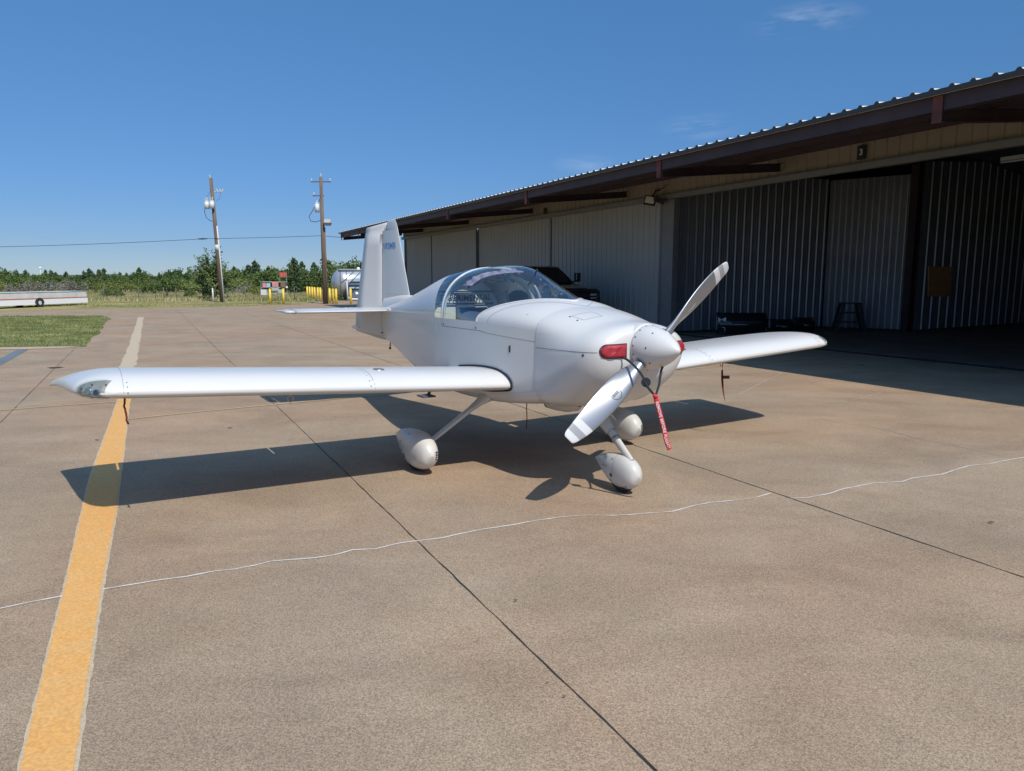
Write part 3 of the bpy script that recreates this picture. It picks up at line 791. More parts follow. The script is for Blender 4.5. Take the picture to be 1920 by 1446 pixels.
# ---- utility poles
def insulator(b, p, s=1.0):
    for k in range(3): b.cyl((p[0], p[1], p[2] + .06 * k * s), (p[0], p[1], p[2] + (.06 * k + .04) * s), .065 * s, .045 * s, 10)
p1b, p1t = on_ground(417, 567), None
t = thing('utility_pole', 'leaning brown utility pole with two white transformers and a pale conduit', 'utility pole', (p1b.x, p1b.y, -.02))
lean = Vector((-.33, 0, 8.75))
b = MB(); b.tube([(0, 0, 0), tuple(lean * .5), tuple(lean)], [.165, .14, .115], 12); b.build('shaft', M['pole_wood'], t)
b = MB(); b.tube([Vector((.16, -.1, 0)), lean * .3 + Vector((.17, -.08, 0)), lean * .62 + Vector((.15, -.08, 0))], .05, 8); b.build('conduit', M['conduit'], t)
b = MB(); b.cyl(lean * .425 + Vector((0, -.0, 0)), lean * .47, .152, .152, 12); b.build('reflective_sleeve', M['conduit'], t)
for dx, dy in ((-.42, -.10), (.02, -.28)):
    q = lean * .79 + Vector((dx, dy, -.30)); b = MB()
    b.cyl(q, q + Vector((0, 0, .52)), .165, .165, 14); b.cyl(q + Vector((0, 0, .52)), q + Vector((0, 0, .57)), .178, .13, 14)
    tr = b.build('transformer', M['porcelain'], t)
    b = MB(); insulator(b, q + Vector((.05, 0, .62)), 1.0); insulator(b, q + Vector((-.09, 0, .62)), .8); b.build('bushing', M['porcelain'], tr)
b = MB(); q = lean * .885; b.tube([q, q + Vector((.3, 0, .06)), q + Vector((.75, 0, .10))], .035, 6)
cr = b.build('bracket_arm', M['conduit'], t); b = MB()
for dx in (.35, .55, .75): insulator(b, q + Vector((dx, 0, .08)), 1.0)
b.build('insulator', M['porcelain'], cr)
b = MB(); insulator(b, lean + Vector((-.07, 0, .03)), 1.1); b.build('insulator', M['porcelain'], t)
b = MB(); q = lean * .77
b.tube([q + Vector((-.55, -.1, .0)), q + Vector((-.62, -.1, -.35)), q + Vector((-.5, -.1, -.75)), q + Vector((-.25, -.1, -.95)), q + Vector((0.1, -.1, -1.0))], .022, 6)
b.tube([lean * .885 + Vector((.62, 0, .1)), lean * .84 + Vector((.5, 0, 0)), lean * .82 + Vector((.3, -.1, 0))], .010, 5)
b.tube([lean * .9 + Vector((-.1, 0, 0)), lean * .86 + Vector((-.3, -.1, 0)), lean * .85 + Vector((-.36, -.1, -.05))], .010, 5)
b.build('lead_wire', M['wire'], t)
p2b = on_ground(610, 570)
t = thing('utility_pole', 'upright brown utility pole with one white transformer and a floodlight', 'utility pole', (p2b.x, p2b.y, -.02))
H2 = Vector((.0, 0, 8.35))
b = MB(); b.tube([(0, 0, 0), tuple(H2 * .5), tuple(H2)], [.16, .135, .10], 12); b.build('shaft', M['pole_wood'], t)
b = MB(); b.tube([(.17, -.06, 0), (.14, -.06, 5.1)], .055, 8); b.build('riser_pipe', M['pole_wood'], t)
q = H2 * .76 + Vector((-.30, -.08, -.28)); b = MB(); b.cyl(q, q + Vector((0, 0, .58)), .15, .15, 14); b.cyl(q + Vector((0, 0, .58)), q + Vector((0, 0, .63)), .16, .12, 14)
tr = b.build('transformer', M['porcelain'], t); b = MB(); insulator(b, q + Vector((0, 0, .62)), 1.0); b.build('bushing', M['porcelain'], tr)
b = MB(); b.box((0, 0, 8.05), (1.3, .06, .07)); b.box((-.2, 0, 7.15), (.75, .06, .07)); ar = b.build('crossarm', M['dark_post'], t)
b = MB(); insulator(b, (-.62, 0, 8.09)); insulator(b, (.6, 0, 8.09)); insulator(b, (0, 0, 8.4)); insulator(b, (-.5, 0, 7.2)); b.build('insulator', M['porcelain'], ar)
q = H2 * .655; b = MB(); b.tube([q + Vector((0, -.05, -.05)), q + Vector((.25, -.15, -.02))], .03, 6)
b.box((q.x + .42, q.y - .2, q.z + .02), (.42, .36, .22)); fl = b.build('floodlight', M['conduit'], t)
b = MB(); b.hexa([(q.x + .25, -.40, q.z - .30), (q.x + .58, -.40, q.z - .30), (q.x + .58, -.05, q.z - .26), (q.x + .25, -.05, q.z - .26)], [(q.x + .22, -.42, q.z - .09), (q.x + .62, -.42, q.z - .09), (q.x + .62, 0, q.z - .09), (q.x + .22, 0, q.z - .09)])
b.build('lens', M['dark_post'], fl)
b = MB(); q = H2 * .76; b.tube([q + Vector((-.42, -.1, .12)), q + Vector((-.62, -.1, -.2)), q + Vector((-.85, -.1, -.55)), q + Vector((-.75, -.1, -.85)), q + Vector((-.4, -.1, -.90)), q + Vector((-.1, -.1, -.80))], .022, 6)
b.tube([q + Vector((-.2, -.1, .25)), q + Vector((.02, -.1, .9)), q + Vector((.03, -.1, 1.4))], .018, 5)
b.build('lead_wire', M['wire'], t)
# service wire
A = at_depth(391, 447.5, 53.4); B_ = at_depth(604, 442, 53.3); C_ = at_depth(655, 446, 47)
Z_ = at_depth(0, 463, 52)
Z0 = at_depth(-420, 470, 50)
b = MB()
def sag(p, q, d, n=10): return [p.lerp(q, i / n) - Vector((0, 0, d * 4 * (i / n) * (1 - i / n))) for i in range(n + 1)]
b.tube(sag(Z0, Z_, .05) + sag(Z_, A, .06)[1:] + sag(A, B_, .03)[1:] + sag(B_, C_, .02)[1:], .016, 5)
o = b.build('overhead_wire', M['wire']); o['label'] = 'thin dark overhead wire running past both utility poles to the hangar'; o['category'] = 'wire'
b = MB(); b.tube([at_depth(371, 448.2, 53.35), at_depth(380, 448.0, 53.35), at_depth(389, 447.6, 53.35)], [.03, .055, .03], 8)
b.build('splice_sleeve', M['wire'], o)
# ---- bollards
nb = 11
def make_bollard():
    b = MB(); b.cyl((0, 0, -.05), (0, 0, 1.0), .075, .075, 14); b.ball((0, 0, 1.0), .075, 14, 8, 0, (1, 1, .5))
    return b.build('bollard', M['bollard'])
b0 = make_bollard()
ORD = ['first', 'second', 'third', 'fourth', 'fifth', 'sixth', 'seventh', 'eighth', 'ninth', 'tenth', 'eleventh']
pxs = [576.6, 581.2, 586, 590.6, 596.4, 601.2, 607.2, 612.3, 618.7, 624.9, 630.8]
for i in range(nb):
    o = b0 if i == 0 else b0.copy()
    if i: COL.objects.link(o)
    p = on_ground(pxs[i], 559.8 + (570.7 - 559.8) * (i / 10) ** 1.0)
    o.location = (p.x, p.y, 0); o['category'] = 'bollard'; o['group'] = 'yellow bollards guarding the fuel tank'
    o['label'] = 'yellow bollard, %s from the left in the row of eleven by the utility pole' % ORD[i] if i not in (0, 10) else ('yellow bollard at the far left end of the row by the utility pole' if i == 0 else 'yellow bollard at the right end of the row, in front of the silver tank')
for px, lab in ((658, 'single yellow bollard standing alone between the tank frame and the aircraft rudder'), (507, 'left one of two yellow bollards in front of the notice frame'), (532, 'right one of two yellow bollards in front of the notice frame')):
    o = b0.copy(); COL.objects.link(o); p = on_ground(px, 570); o.location = (p.x, p.y, 0); o['label'] = lab; o['category'] = 'bollard'; o['group'] = 'yellow bollards guarding the fuel tank'

# ---- notice frame / fuel pump boards
Yb = 51.2
t = thing('notice_frame', 'pale metal frame carrying notices, cabinets and a raised red board', 'notice frame', (at_depth(513, 569, Yb).x, Yb, 0))
ox = t.location.x
def bx(px0, py0, px1, py1, y=Yb, d=.06):
    a, c = at_depth(px0, py0, y), at_depth(px1, py1, y)
    return ((a.x + c.x) / 2 - ox, y - Yb, (a.z + c.z) / 2), (abs(c.x - a.x), d, abs(a.z - c.z))
def part(name, rects, m, y=Yb, d=.06):
    b = MB()
    for q in rects: b.box(*bx(*q, y=y, d=d))
    return b.build(name, m, t)
part('leg', [(489.2, 528, 490.8, 569)], M['pale_metal']); part('leg', [(538, 528, 539.4, 562)], M['pale_metal'])
part('leg', [(524, 511, 525, 528)], M['pale_metal']); part('leg', [(537, 511, 538, 528)], M['pale_metal'])
part('rail', [(491, 528, 538, 529.2)], M['pale_metal']); part('rail', [(491, 538.6, 538, 539.6)], M['pale_metal']); part('rail', [(508, 550, 538, 551)], M['pale_metal'])
part('red_board', [(524, 511, 537.5, 519)], M['sign_red'], Yb - .04, .03)
part('notice', [(492, 531, 499, 539)], M['sign_pink'], Yb - .06, .02); part('notice', [(499.5, 531, 507, 539)], M['sign_blue'], Yb - .06, .02)
part('notice', [(510, 528, 522, 538)], M['sign_pink'], Yb - .06, .02); part('cabinet', [(527, 528.5, 536, 538.5)], M['sign_brown'], Yb, .3)
part('cabinet', [(490, 543, 501, 553)], M['porcelain'], Yb - .02, .3); part('cabinet', [(522, 543, 530, 550)], M['pale_metal'], Yb, .25)
part('shelf', [(510, 539.5, 523, 545)], M['pale_metal'], Yb - .03, .25)
part('lamp', [(536.5, 537, 539.5, 540)], M['lettering'], Yb - .1, .1)

# ---- fuel tank on legs with its canopy frame
tc = at_depth(650, 540, 58)
t = thing('fuel_tank', 'silver horizontal fuel tank with domed end behind the yellow bollards', 'fuel tank', (tc.x, 60, 0), R(0))
rad = 1.12; zc = 1.36
ax_ = Vector((.82, .57, 0)).normalized(); px_ = Vector((-ax_.y, ax_.x, 0))
rows = []
for u, k in [(-.62, .0), (-.60, .2), (-.54, .42), (-.44, .62), (-.28, .80), (-.12, .93), (.1, 1), (1.6, 1), (3.2, 1), (5.2, 1), (5.5, .9), (5.8, .6), (5.95, 0)]:
    rows.append([ax_ * (u + -1.05) + px_ * math.cos(a) * rad * k + Vector((0, 0, zc + rad * k * math.sin(a))) for a in [2 * math.pi * i / 28 for i in range(28)]])
b = MB(); b.grid(rows, True, 0, True); b.build('tank_shell', M['tank'], t)
for sx_, sy_ in ((-.2, -.2), (2.5, 1.7)):
    b = MB(); b.box((sx_, sy_, .14), (.25, 1.7, .3), rot=Matrix.Rotation(R(35), 3, 'Z')); b.build('saddle', M['dark_post'], t)
b = MB(); b.cyl((.95, .3, 2.3), (.95, .3, 3.5), .07, .07, 10); b.build('vent_pipe', M['lettering'], t)
b = MB()
for dx, dz, r_ in ((.5, 2.48, .14), (1.45, 2.62, .2), (1.7, 2.75, .16), (1.3, 2.5, .16), (1.95, 2.55, .14), (2.3, 2.6, .2)): b.ball((dx, .2, dz), r_, 10, 6)
b.tube([(1.2, .2, 2.45), (1.45, .2, 2.9), (1.9, .2, 2.95), (2.2, .2, 2.5)], .06, 8); b.build('valve_pipework', M['lettering'], t)
Yf = 57.0
t = thing('pump_canopy_frame', 'grey steel frame with braces around the fuel pump, in front of the silver tank', 'steel frame', (at_depth(652, 560, Yf).x, Yf, 0))
ox = t.location.x; Yb = Yf
def slant(px0, py0, px1, py1, w, m, nm, y=Yf):
    a, c = at_depth(px0, py0, y), at_depth(px1, py1, y); b = MB(); o_ = Vector((ox, Yf, 0))
    b.cyl(a - o_, c - o_, w, w, 6); return b.build(nm, m, t)
slant(637.5, 509, 639.5, 562, .05, M['dark_post'], 'post'); slant(649.2, 509, 649.6, 562, .035, M['dark_post'], 'post'); slant(650.2, 527, 652.5, 565, .065, M['conduit'], 'post'); slant(684, 509, 684, 562, .05, M['dark_post'], 'post')
slant(634, 508, 690, 507.5, .07, M['dark_post'], 'beam'); slant(640, 531, 663, 510, .035, M['dark_post'], 'brace'); slant(651, 531, 657, 527, .035, M['conduit'], 'brace'); slant(655, 532, 676, 510, .035, M['dark_post'], 'brace')
b = MB(); a = at_depth(671, 545, 58.2); b.box((a.x - ox, 1.2, .75), (1.6, .6, 1.45)); b.build('pump_cabinet', M['slate'], t)
b = MB(); b.box((a.x - ox, .85, 1.0), (1.2, .1, .12)); b.box((a.x - ox, .85, 1.6), (.8, .1, .2)); b.build('cabinet_panel', M['sign_blue'], t)
b = MB(); b.tube([(a.x - ox - .6, .5, .25), (a.x - ox - .35, .4, .12), (a.x - ox + .3, .4, .12), (a.x - ox + .6, .5, .3)], .06, 8); b.ball((a.x - ox + .05, .5, .55), .13, 12, 8); b.build('white_hose', M['lettering'], t)

# ---- long white trailer
pa, pb = on_ground(147, 571.2, 0.0), on_ground(-20, 578.8, 0.0)
d = (pb - pa).normalized(); ang = math.atan2(d.y, d.x)
t = thing('box_trailer', 'long low weathered white trailer with a faded red stripe, on the grass at far left', 'trailer', (pa.x, pa.y, -.02), ang)
Lt = 9.0
def trail(b, x0, x1, z0, z1, w=.72, mi=0, sx=0, y0=None):
    # side faces -? camera is on the +y or -y side; keep symmetric
    b.hexa([(x0, -w, z0), (x1, -w, z0), (x1, w, z0), (x0, w, z0)], [(x0 + sx, -w, z1), (x1, -w, z1), (x1, w, z1), (x0 + sx, w, z1)], mi)
b = MB(); trail(b, 0, Lt, .16, .50); b.build('lower_body', M['lettering'], t)
b = MB(); trail(b, 0.02, Lt, .52, .90, .70, 0, .03); b.build('upper_body', M['white_box'], t)
b = MB(); trail(b, -.01, Lt, .50, .545, .735); b.build('red_stripe', M['stripe_red'], t)
b = MB(); trail(b, .02, Lt, .90, .92, .73, 0, .03); b.build('lid_trim', M['white_box'], t)
b = MB(); b.tube([(0, .1, .3), (-.45, 0, .26), (-.65, 0, .26)], .04, 8); b.cyl((-.3, 0, .05), (-.3, 0, .42), .025, .025, 8); b.build('tow_hitch', M['lettering'], t)
for sy in (-1, 1):
    b = MB(); b.cyl((4.0, sy * .60, .26), (4.0, sy * .765, .26), .27, .27, 20); w_ = b.build('wheel', M['rubber'], t)
    b = MB(); b.cyl((4.0, sy * .762, .26), (4.0, sy * .775, .26), .13, .11, 16); b.build('rim', M['porcelain'], w_)
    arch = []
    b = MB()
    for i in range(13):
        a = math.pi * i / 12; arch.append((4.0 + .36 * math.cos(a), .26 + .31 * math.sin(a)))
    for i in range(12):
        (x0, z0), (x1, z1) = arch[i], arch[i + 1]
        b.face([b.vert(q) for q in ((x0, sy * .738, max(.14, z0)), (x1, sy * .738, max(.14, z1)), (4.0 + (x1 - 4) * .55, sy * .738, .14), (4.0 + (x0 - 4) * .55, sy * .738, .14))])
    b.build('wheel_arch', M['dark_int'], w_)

# ================================================================== HANGAR
HO = sn(18.0, 14.4)                                   # its base point: the left jamb of the open bay
hangar = thing('hangar', 'long metal hangar with tan walls, overhanging roof on dark red beams and an open bay', 'hangar', tuple(HO))
def hb(b, name, m, parent=None, **kw):
    """mesh authored in (s, n, z) -> part of the hangar"""
    for i, q in enumerate(b.v):
        w = sn(q[0], q[1], q[2]) - HO; b.v[i] = tuple(w)
    return b.build(name, m, hangar if parent is None else parent, **kw)
def corr(b, p0, p1, z0, z1, pitch=.305, d=.030, top=.045, flank=.022, mi_flat=0, mi_rib=0, minor=True, side=1, zt=None):
    """ribbed sheet between plan points p0 and p1 (s, n); ribs stand out to the given side; zt(t) may give a sloping top"""
    p0, p1 = Vector(p0), Vector(p1); L_ = (p1 - p0).length; u = (p1 - p0) / L_; w = Vector((-u.y, u.x)) * side
    prof = []; x = 0.0
    while x < L_ - 1e-6:
        e = min(x + pitch, L_); fl = e - (top + 2 * flank)
        if e - x < pitch * .6: prof += [(x, 0, 0), (e, 0, 0)]; break
        if minor:
            gap = (fl - x)
            for k in (1, 2):
                c = x + gap * k / 3; prof += [(c - .022, 0, 0), (c - .012, d * .22, 0), (c + .012, d * .22, 0), (c + .022, 0, 0)]
        prof += [(fl, 0, 1), (fl + flank, d, 1), (fl + flank + top, d, 1), (e, 0, 0)]
        x = e
    prof = [(0, 0, 0)] + prof
    base = len(b.v)
    for (q, o, r_) in prof:
        pt = p0 + u * q + w * o; top_z = z1 if zt is None else zt(q / L_)
        b.v += [(pt.x, pt.y, z0), (pt.x, pt.y, top_z)]
    for i in range(len(prof) - 1):
        a = base + 2 * i
        rib = prof[i][2] == 1 or (prof[i][1] > d * .5)
        b.face((a, a + 2, a + 3, a + 1), False, mi_rib if rib else mi_flat)

SE = 44.6; S0 = -9.0
roof_z = lambda n: 4.40 + (n - 10.62) * 0.100
# roof sheet with ribs running up the slope
b = MB(); prof = []; s = S0
while s < SE:
    prof += [(s, 0), (s + .205, 0), (s + .235, .038), (s + .270, .038)]; s += .305
prof.append((s, 0))
rows = [[(p, n, roof_z(n) + h) for p, h in prof] for n in (10.55, 24.0)]
b.grid(rows, False)
rows = [[(p, n, 2 * roof_z(24) - roof_z(n) + h) for p, h in prof] for n in (24.0, 37.5)]
b.grid(rows, False)
b.hexa([(S0, 10.56, 4.33), (s, 10.56, 4.33), (s, 10.60, 4.33), (S0, 10.60, 4.33)], [(S0, 10.56, 4.392), (s, 10.56, 4.392), (s, 10.60, 4.392), (S0, 10.60, 4.392)])
hb(b, 'roof', M['roof'])
b = MB(); rz_ = roof_z(10.55)      # closure strip whose top follows the ribs
for nn in (10.538, 10.549): b.grid([[(p, nn, 4.325) for p, h in prof], [(p, nn, rz_ + h + .009) for p, h in prof]], False)
b.grid([[(p, 10.538, rz_ + h + .009) for p, h in prof], [(p, 10.549, rz_ + h + .009) for p, h in prof]], False)
b.grid([[(p, 10.538, 4.325) for p, h in prof], [(p, 10.549, 4.325) for p, h in prof]], False)
hb(b, 'eave_trim', M['eave'])
b = MB()
for n0, n1, f in ((10.62, 24.0, lambda n: roof_z(n)), (24.0, 37.4, lambda n: 2 * roof_z(24) - roof_z(n))):
    b.hexa([(S0, n0, f(n0) - .035), (SE, n0, f(n0) - .035), (SE, n1, f(n1) - .035), (S0, n1, f(n1) - .035)], [(S0, n0, f(n0) - .01), (SE, n0, f(n0) - .01), (SE, n1, f(n1) - .01), (S0, n1, f(n1) - .01)])
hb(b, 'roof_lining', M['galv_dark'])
# eave strut, purlins, rafters
def beam_s(n, z0, z1, w, name, m, s0=S0, s1=SE):
    b = MB(); b.hexa([(s0, n, z0), (s1, n, z0), (s1, n + w, z0), (s0, n + w, z0)], [(s0, n, z1), (s1, n, z1), (s1, n + w, z1), (s0, n + w, z1)]); return hb(b, name, m)
b = MB()   # C-shaped eave strut
for q in ((10.64, 4.10, 4.36, .012), (10.64, 4.348, 4.36, .09), (10.64, 4.10, 4.112, .09)):
    b.hexa([(S0, q[0], q[1]), (SE, q[0], q[1]), (SE, q[0] + q[3], q[1]), (S0, q[0] + q[3], q[1])], [(S0, q[0], q[2]), (SE, q[0], q[2]), (SE, q[0] + q[3], q[2]), (S0, q[0] + q[3], q[2])])
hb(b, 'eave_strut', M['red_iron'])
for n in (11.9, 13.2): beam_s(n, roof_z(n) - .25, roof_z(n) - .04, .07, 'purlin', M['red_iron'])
RAF = [7.36 - 6.65 * 2, 7.36 - 6.65, 7.36, 13.98, 20.55, 27.14, 33.8, 40.4, 44.3]
for s_ in RAF:
    b = MB(); w = .07
    for (za, zb) in ((-.46, -.445), (-.28, -.265)):       # flanges
        b.hexa([(s_ - w, 10.72, roof_z(10.72) + za), (s_ + w, 10.72, roof_z(10.72) + za), (s_ + w, 14.36, roof_z(14.36) + za), (s_ - w, 14.36, roof_z(14.36) + za)],
               [(s_ - w, 10.72, roof_z(10.72) + zb), (s_ + w, 10.72, roof_z(10.72) + zb), (s_ + w, 14.36, roof_z(14.36) + zb), (s_ - w, 14.36, roof_z(14.36) + zb)])
    b.hexa([(s_ - .006, 10.73, roof_z(10.73) - .445), (s_ + .006, 10.73, roof_z(10.73) - .445), (s_ + .006, 14.35, roof_z(14.35) - .445), (s_ - .006, 14.35, roof_z(14.35) - .445)],
           [(s_ - .006, 10.73, roof_z(10.73) - .28), (s_ + .006, 10.73, roof_z(10.73) - .28), (s_ + .006, 14.35, roof_z(14.35) - .28), (s_ - .006, 14.35, roof_z(14.35) - .28)])
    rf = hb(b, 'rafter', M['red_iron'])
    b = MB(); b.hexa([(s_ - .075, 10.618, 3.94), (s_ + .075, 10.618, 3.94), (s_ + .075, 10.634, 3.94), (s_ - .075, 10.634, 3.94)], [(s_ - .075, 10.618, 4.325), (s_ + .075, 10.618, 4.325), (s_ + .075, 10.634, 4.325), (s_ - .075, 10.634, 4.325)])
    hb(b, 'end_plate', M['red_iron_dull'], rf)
# front wall above the doors
b = MB(); corr(b, (SE - .3, 14.42), (S0, 14.42), 4.19, 4.72, side=1, minor=False)
hb(b, 'fascia_wall', M['tan'], fixn=False)
beam_s(14.36, 4.68, 4.76, .10, 'wall_trim', M['trim'], S0, SE - .3)
beam_s(14.30, 4.05, 4.185, .14, 'door_header', M['trim_light'], S0, SE - .3)
beam_s(14.27, 4.175, 4.195, .17, 'drip_edge', M['trim'], S0, SE - .3)
# sliding doors (closed) to the left of the open bay
DS = [18.85, 25.9, 33.2, 39.56, 44.3]
for i in range(4):
    nn = 14.52 if i % 2 == 0 else 14.60
    b = MB(); corr(b, (DS[i + 1] - .02, nn), (DS[i] + .02, nn), .04, 4.16, side=1, d=.026)
    dr = hb(b, 'sliding_door', M['grey_door'], fixn=False)
    b = MB()
    for s_ in (DS[i] + .0, DS[i + 1] - .06): b.hexa([(s_, nn - .045, .04), (s_ + .06, nn - .045, .04), (s_ + .06, nn + .03, .04), (s_, nn + .03, .04)], [(s_, nn - .045, 4.04), (s_ + .06, nn - .045, 4.04), (s_ + .06, nn + .03, 4.04), (s_, nn + .03, 4.04)])
    hb(b, 'door_edge', M['trim'], dr)
for i in range(2):
    b = MB(); corr(b, (3.5 - 7 * i - .02, 14.52 + .08 * i), (-3.5 - 7 * i + .02, 14.52 + .08 * i), .04, 4.06, side=1, d=.026)
    hb(b, 'sliding_door', M['grey_door'], fixn=False)
# jamb: dark slot and pale post
b = MB(); b.box((18.72, 14.50, 2.02), (.24, .14, 4.04)); hb(b, 'door_jamb', M['trim'])
b = MB(); b.box((18.33, 14.44, 2.02), (.52, .20, 4.04)); hb(b, 'corner_post', M['trim_light'])
# bottom door track
beam_s(14.22, .005, .022, .16, 'door_track', M['joint'], S0, SE - .3)
b = MB(); b.hexa([(SE - .3, 14.5, 0), (SE - .2, 14.5, 0), (SE - .2, 35, 0), (SE - .3, 35, 0)], [(SE - .3, 14.5, 4.7), (SE - .2, 14.5, 4.7), (SE - .2, 35, 4.5), (SE - .3, 35, 4.5)])
hb(b, 'end_wall', M['tan'])
b = MB(); b.hexa([(S0, 36, 0), (SE - .3, 36, 0), (SE - .3, 36.1, 0), (S0, 36.1, 0)], [(S0, 36, 4.5), (SE - .3, 36, 4.5), (SE - .3, 36.1, 4.5), (S0, 36.1, 4.5)])
b.hexa([(S0, 14.7, 0), (S0 + .1, 14.7, 0), (S0 + .1, 36, 0), (S0, 36, 0)], [(S0, 14.7, 4.7), (S0 + .1, 14.7, 4.7), (S0 + .1, 36, 4.5), (S0, 36, 4.5)])
hb(b, 'rear_wall', M['tan'])
# inner partitions of the open bay
b = MB(); zt1 = 4.95
corr(b, (18.45, 14.62), (18.02, 20.75), .05, zt1, d=.034, top=.030, side=1, mi_flat=0, mi_rib=1, minor=True, zt=lambda t: 4.35 + (zt1 - 4.35) * min(1, t * 3))
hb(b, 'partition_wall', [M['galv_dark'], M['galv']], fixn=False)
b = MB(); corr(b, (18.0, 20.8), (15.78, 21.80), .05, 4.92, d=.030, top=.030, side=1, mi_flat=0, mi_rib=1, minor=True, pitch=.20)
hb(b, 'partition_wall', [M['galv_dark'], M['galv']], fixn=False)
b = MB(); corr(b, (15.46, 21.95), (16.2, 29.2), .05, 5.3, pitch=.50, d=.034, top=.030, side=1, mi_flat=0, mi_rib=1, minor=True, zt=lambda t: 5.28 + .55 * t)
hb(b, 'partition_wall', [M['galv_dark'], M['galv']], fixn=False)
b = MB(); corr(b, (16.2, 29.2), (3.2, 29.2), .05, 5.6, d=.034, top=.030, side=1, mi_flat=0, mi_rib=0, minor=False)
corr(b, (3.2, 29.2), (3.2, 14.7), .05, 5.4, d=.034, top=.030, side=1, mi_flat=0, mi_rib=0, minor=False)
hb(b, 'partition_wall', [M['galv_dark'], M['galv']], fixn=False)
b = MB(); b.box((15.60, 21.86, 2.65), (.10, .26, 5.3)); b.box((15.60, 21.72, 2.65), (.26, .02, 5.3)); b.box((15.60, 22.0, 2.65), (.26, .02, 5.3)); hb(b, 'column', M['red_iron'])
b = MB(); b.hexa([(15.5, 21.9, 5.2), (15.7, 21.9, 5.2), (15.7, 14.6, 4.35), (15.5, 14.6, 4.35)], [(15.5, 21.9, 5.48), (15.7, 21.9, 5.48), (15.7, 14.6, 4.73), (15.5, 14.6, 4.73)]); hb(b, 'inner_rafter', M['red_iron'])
# plywood patch on the right partition
pl0, pl1 = at_depth(1741, 500, 24.3), at_depth(1785, 556, 24.9)
def to_sn(v): return v.x * DV.x + v.y * DV.y, v.x * NV.x + v.y * NV.y
# wall passes through (15.46,21.95)-(16.2,29.2): choose points on it
def on_wall(px, py, a, c):
    """where the sight line of a photo spot meets the vertical wall through plan points a, c (s, n)"""
    A_ = sn(*a); C_ = sn(*c); d = (C_ - A_); nrm = Vector((-d.y, d.x, 0))
    o = Vector((0, 0, CAM_H)); r_ = at_depth(px, py, 1.0) - o
    k = nrm.dot(A_ - o) / nrm.dot(r_); return o + r_ * k
wa, wc = (15.46 - .06, 21.95), (16.2 - .06, 29.2)
q = [on_wall(px, py, wa, wc) for px, py in ((1739, 556), (1781, 556), (1785, 501), (1740, 499))]
off = (sn(15.4, 22) - sn(15.46, 22)) * .5
b = MB()
b.hexa([tuple(p - HO) for p in q], [tuple(p - HO + off) for p in q]); o = b.build('plywood_patch', M['ply'], hangar)
# plates with bay numbers
def plate(px, py, w, h, n, glyph=None):
    c = on_wall(px, py, (0, n), (20, n)) - HO
    b = MB(); st = len(b.v); b.box((0, 0, 0), (w, .03, h))
    mt = Matrix.Translation(c) @ Matrix.Rotation(math.atan2(-DV.y, -DV.x), 4, 'Z')
    b.xf(mt); o = b.build('number_plate', M['black'], hangar)
    if glyph:
        vs, fs = text_mesh(glyph, h * .62, .002, .004)
        b2 = MB(); b2.v = [tuple(mt @ (Matrix.Rotation(R(90), 4, 'X') @ Vector((x, y, z + .02)))) for x, y, z in vs]; b2.f = list(fs); b2.sm = [False] * len(fs); b2.mi = [0] * len(fs)
        b2.build('numeral', M['porcelain'], o)
plate(1615.5, 286, .21, .30, 14.36, '3')
plate(1022, 398, .22, .32, 14.36)
plate(795, 441, .12, .16, 14.36)
# floodlight under the fascia
c = on_wall(1238, 362, (0, 14.2), (20, 14.2)) - HO
b = MB(); b.tube([c + Vector((0, .05, .1)), c + Vector((-.15, -.05, .05)), c + Vector((-.25, -.12, -.1)), c + Vector((-.10, -.2, -.25))], .03, 6)
b.tube([c + Vector((.25, .1, .3)), c + Vector((.05, -.1, .12)), c + Vector((-.2, -.1, .12)), c + Vector((-.1, -.1, -.1))], .010, 5)
b.box((c.x - .05, c.y - .1, c.z - .22), (.34, .16, .16), rot=Matrix.Rotation(R(20), 3, 'Y')); fl = b.build('floodlight', M['black'], hangar)
c2 = on_wall(1219, 376.5, (0, 13.9), (20, 13.9)) - HO
rot = Matrix.Rotation(R(-20), 3, 'Z') @ Matrix.Rotation(R(-18), 3, 'X') @ Matrix.Rotation(R(12), 3, 'Y')
b = MB(); b.box(c2, (.34, .09, .27), 0, rot); b.build('lamp_housing', M['black'], fl)
b = MB(); b.box(c2 + rot @ Vector((0, -.048, 0)), (.28, .01, .21), 0, rot); b.build('lamp_glass', M['cream'], fl)
# fluorescent batten deep in the bay
A = at_depth(1877, 303, 19.0) - HO; B_ = A - DV * 1.25
b = MB(); b.hexa([A + Vector((-.06, -.06, 0)), A + Vector((.06, .06, 0)), B_ + Vector((.06, .06, 0)), B_ + Vector((-.06, -.06, 0))], [A + Vector((-.06, -.06, .09)), A + Vector((.06, .06, .09)), B_ + Vector((.06, .06, .09)), B_ + Vector((-.06, -.06, .09))])
bt = b.build('ceiling_batten', M['white_box'], hangar)
b = MB(); b.cyl(A + Vector((0, 0, -.03)), B_ + Vector((0, 0, -.03)), .02, .02, 8); b.build('tube', M['lettering'], bt)
b = MB(); zc_ = 5.15
for k in (.15, .85):
    p = A.lerp(B_, k); b.cyl(p + Vector((0, 0, .09)), p + Vector((0, 0, .9)), .008, .008, 5)
b.build('hanger_wire', M['wire'], bt)
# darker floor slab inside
o = sheet('hangar_floor', [tuple(sn(s_, n_)[:2]) for s_, n_ in ((3.3, 14.45), (18.4, 14.45), (18.0, 20.8), (15.5, 21.9), (16.1, 29.1), (3.3, 29.1))], 0.004, M['floor_in'])

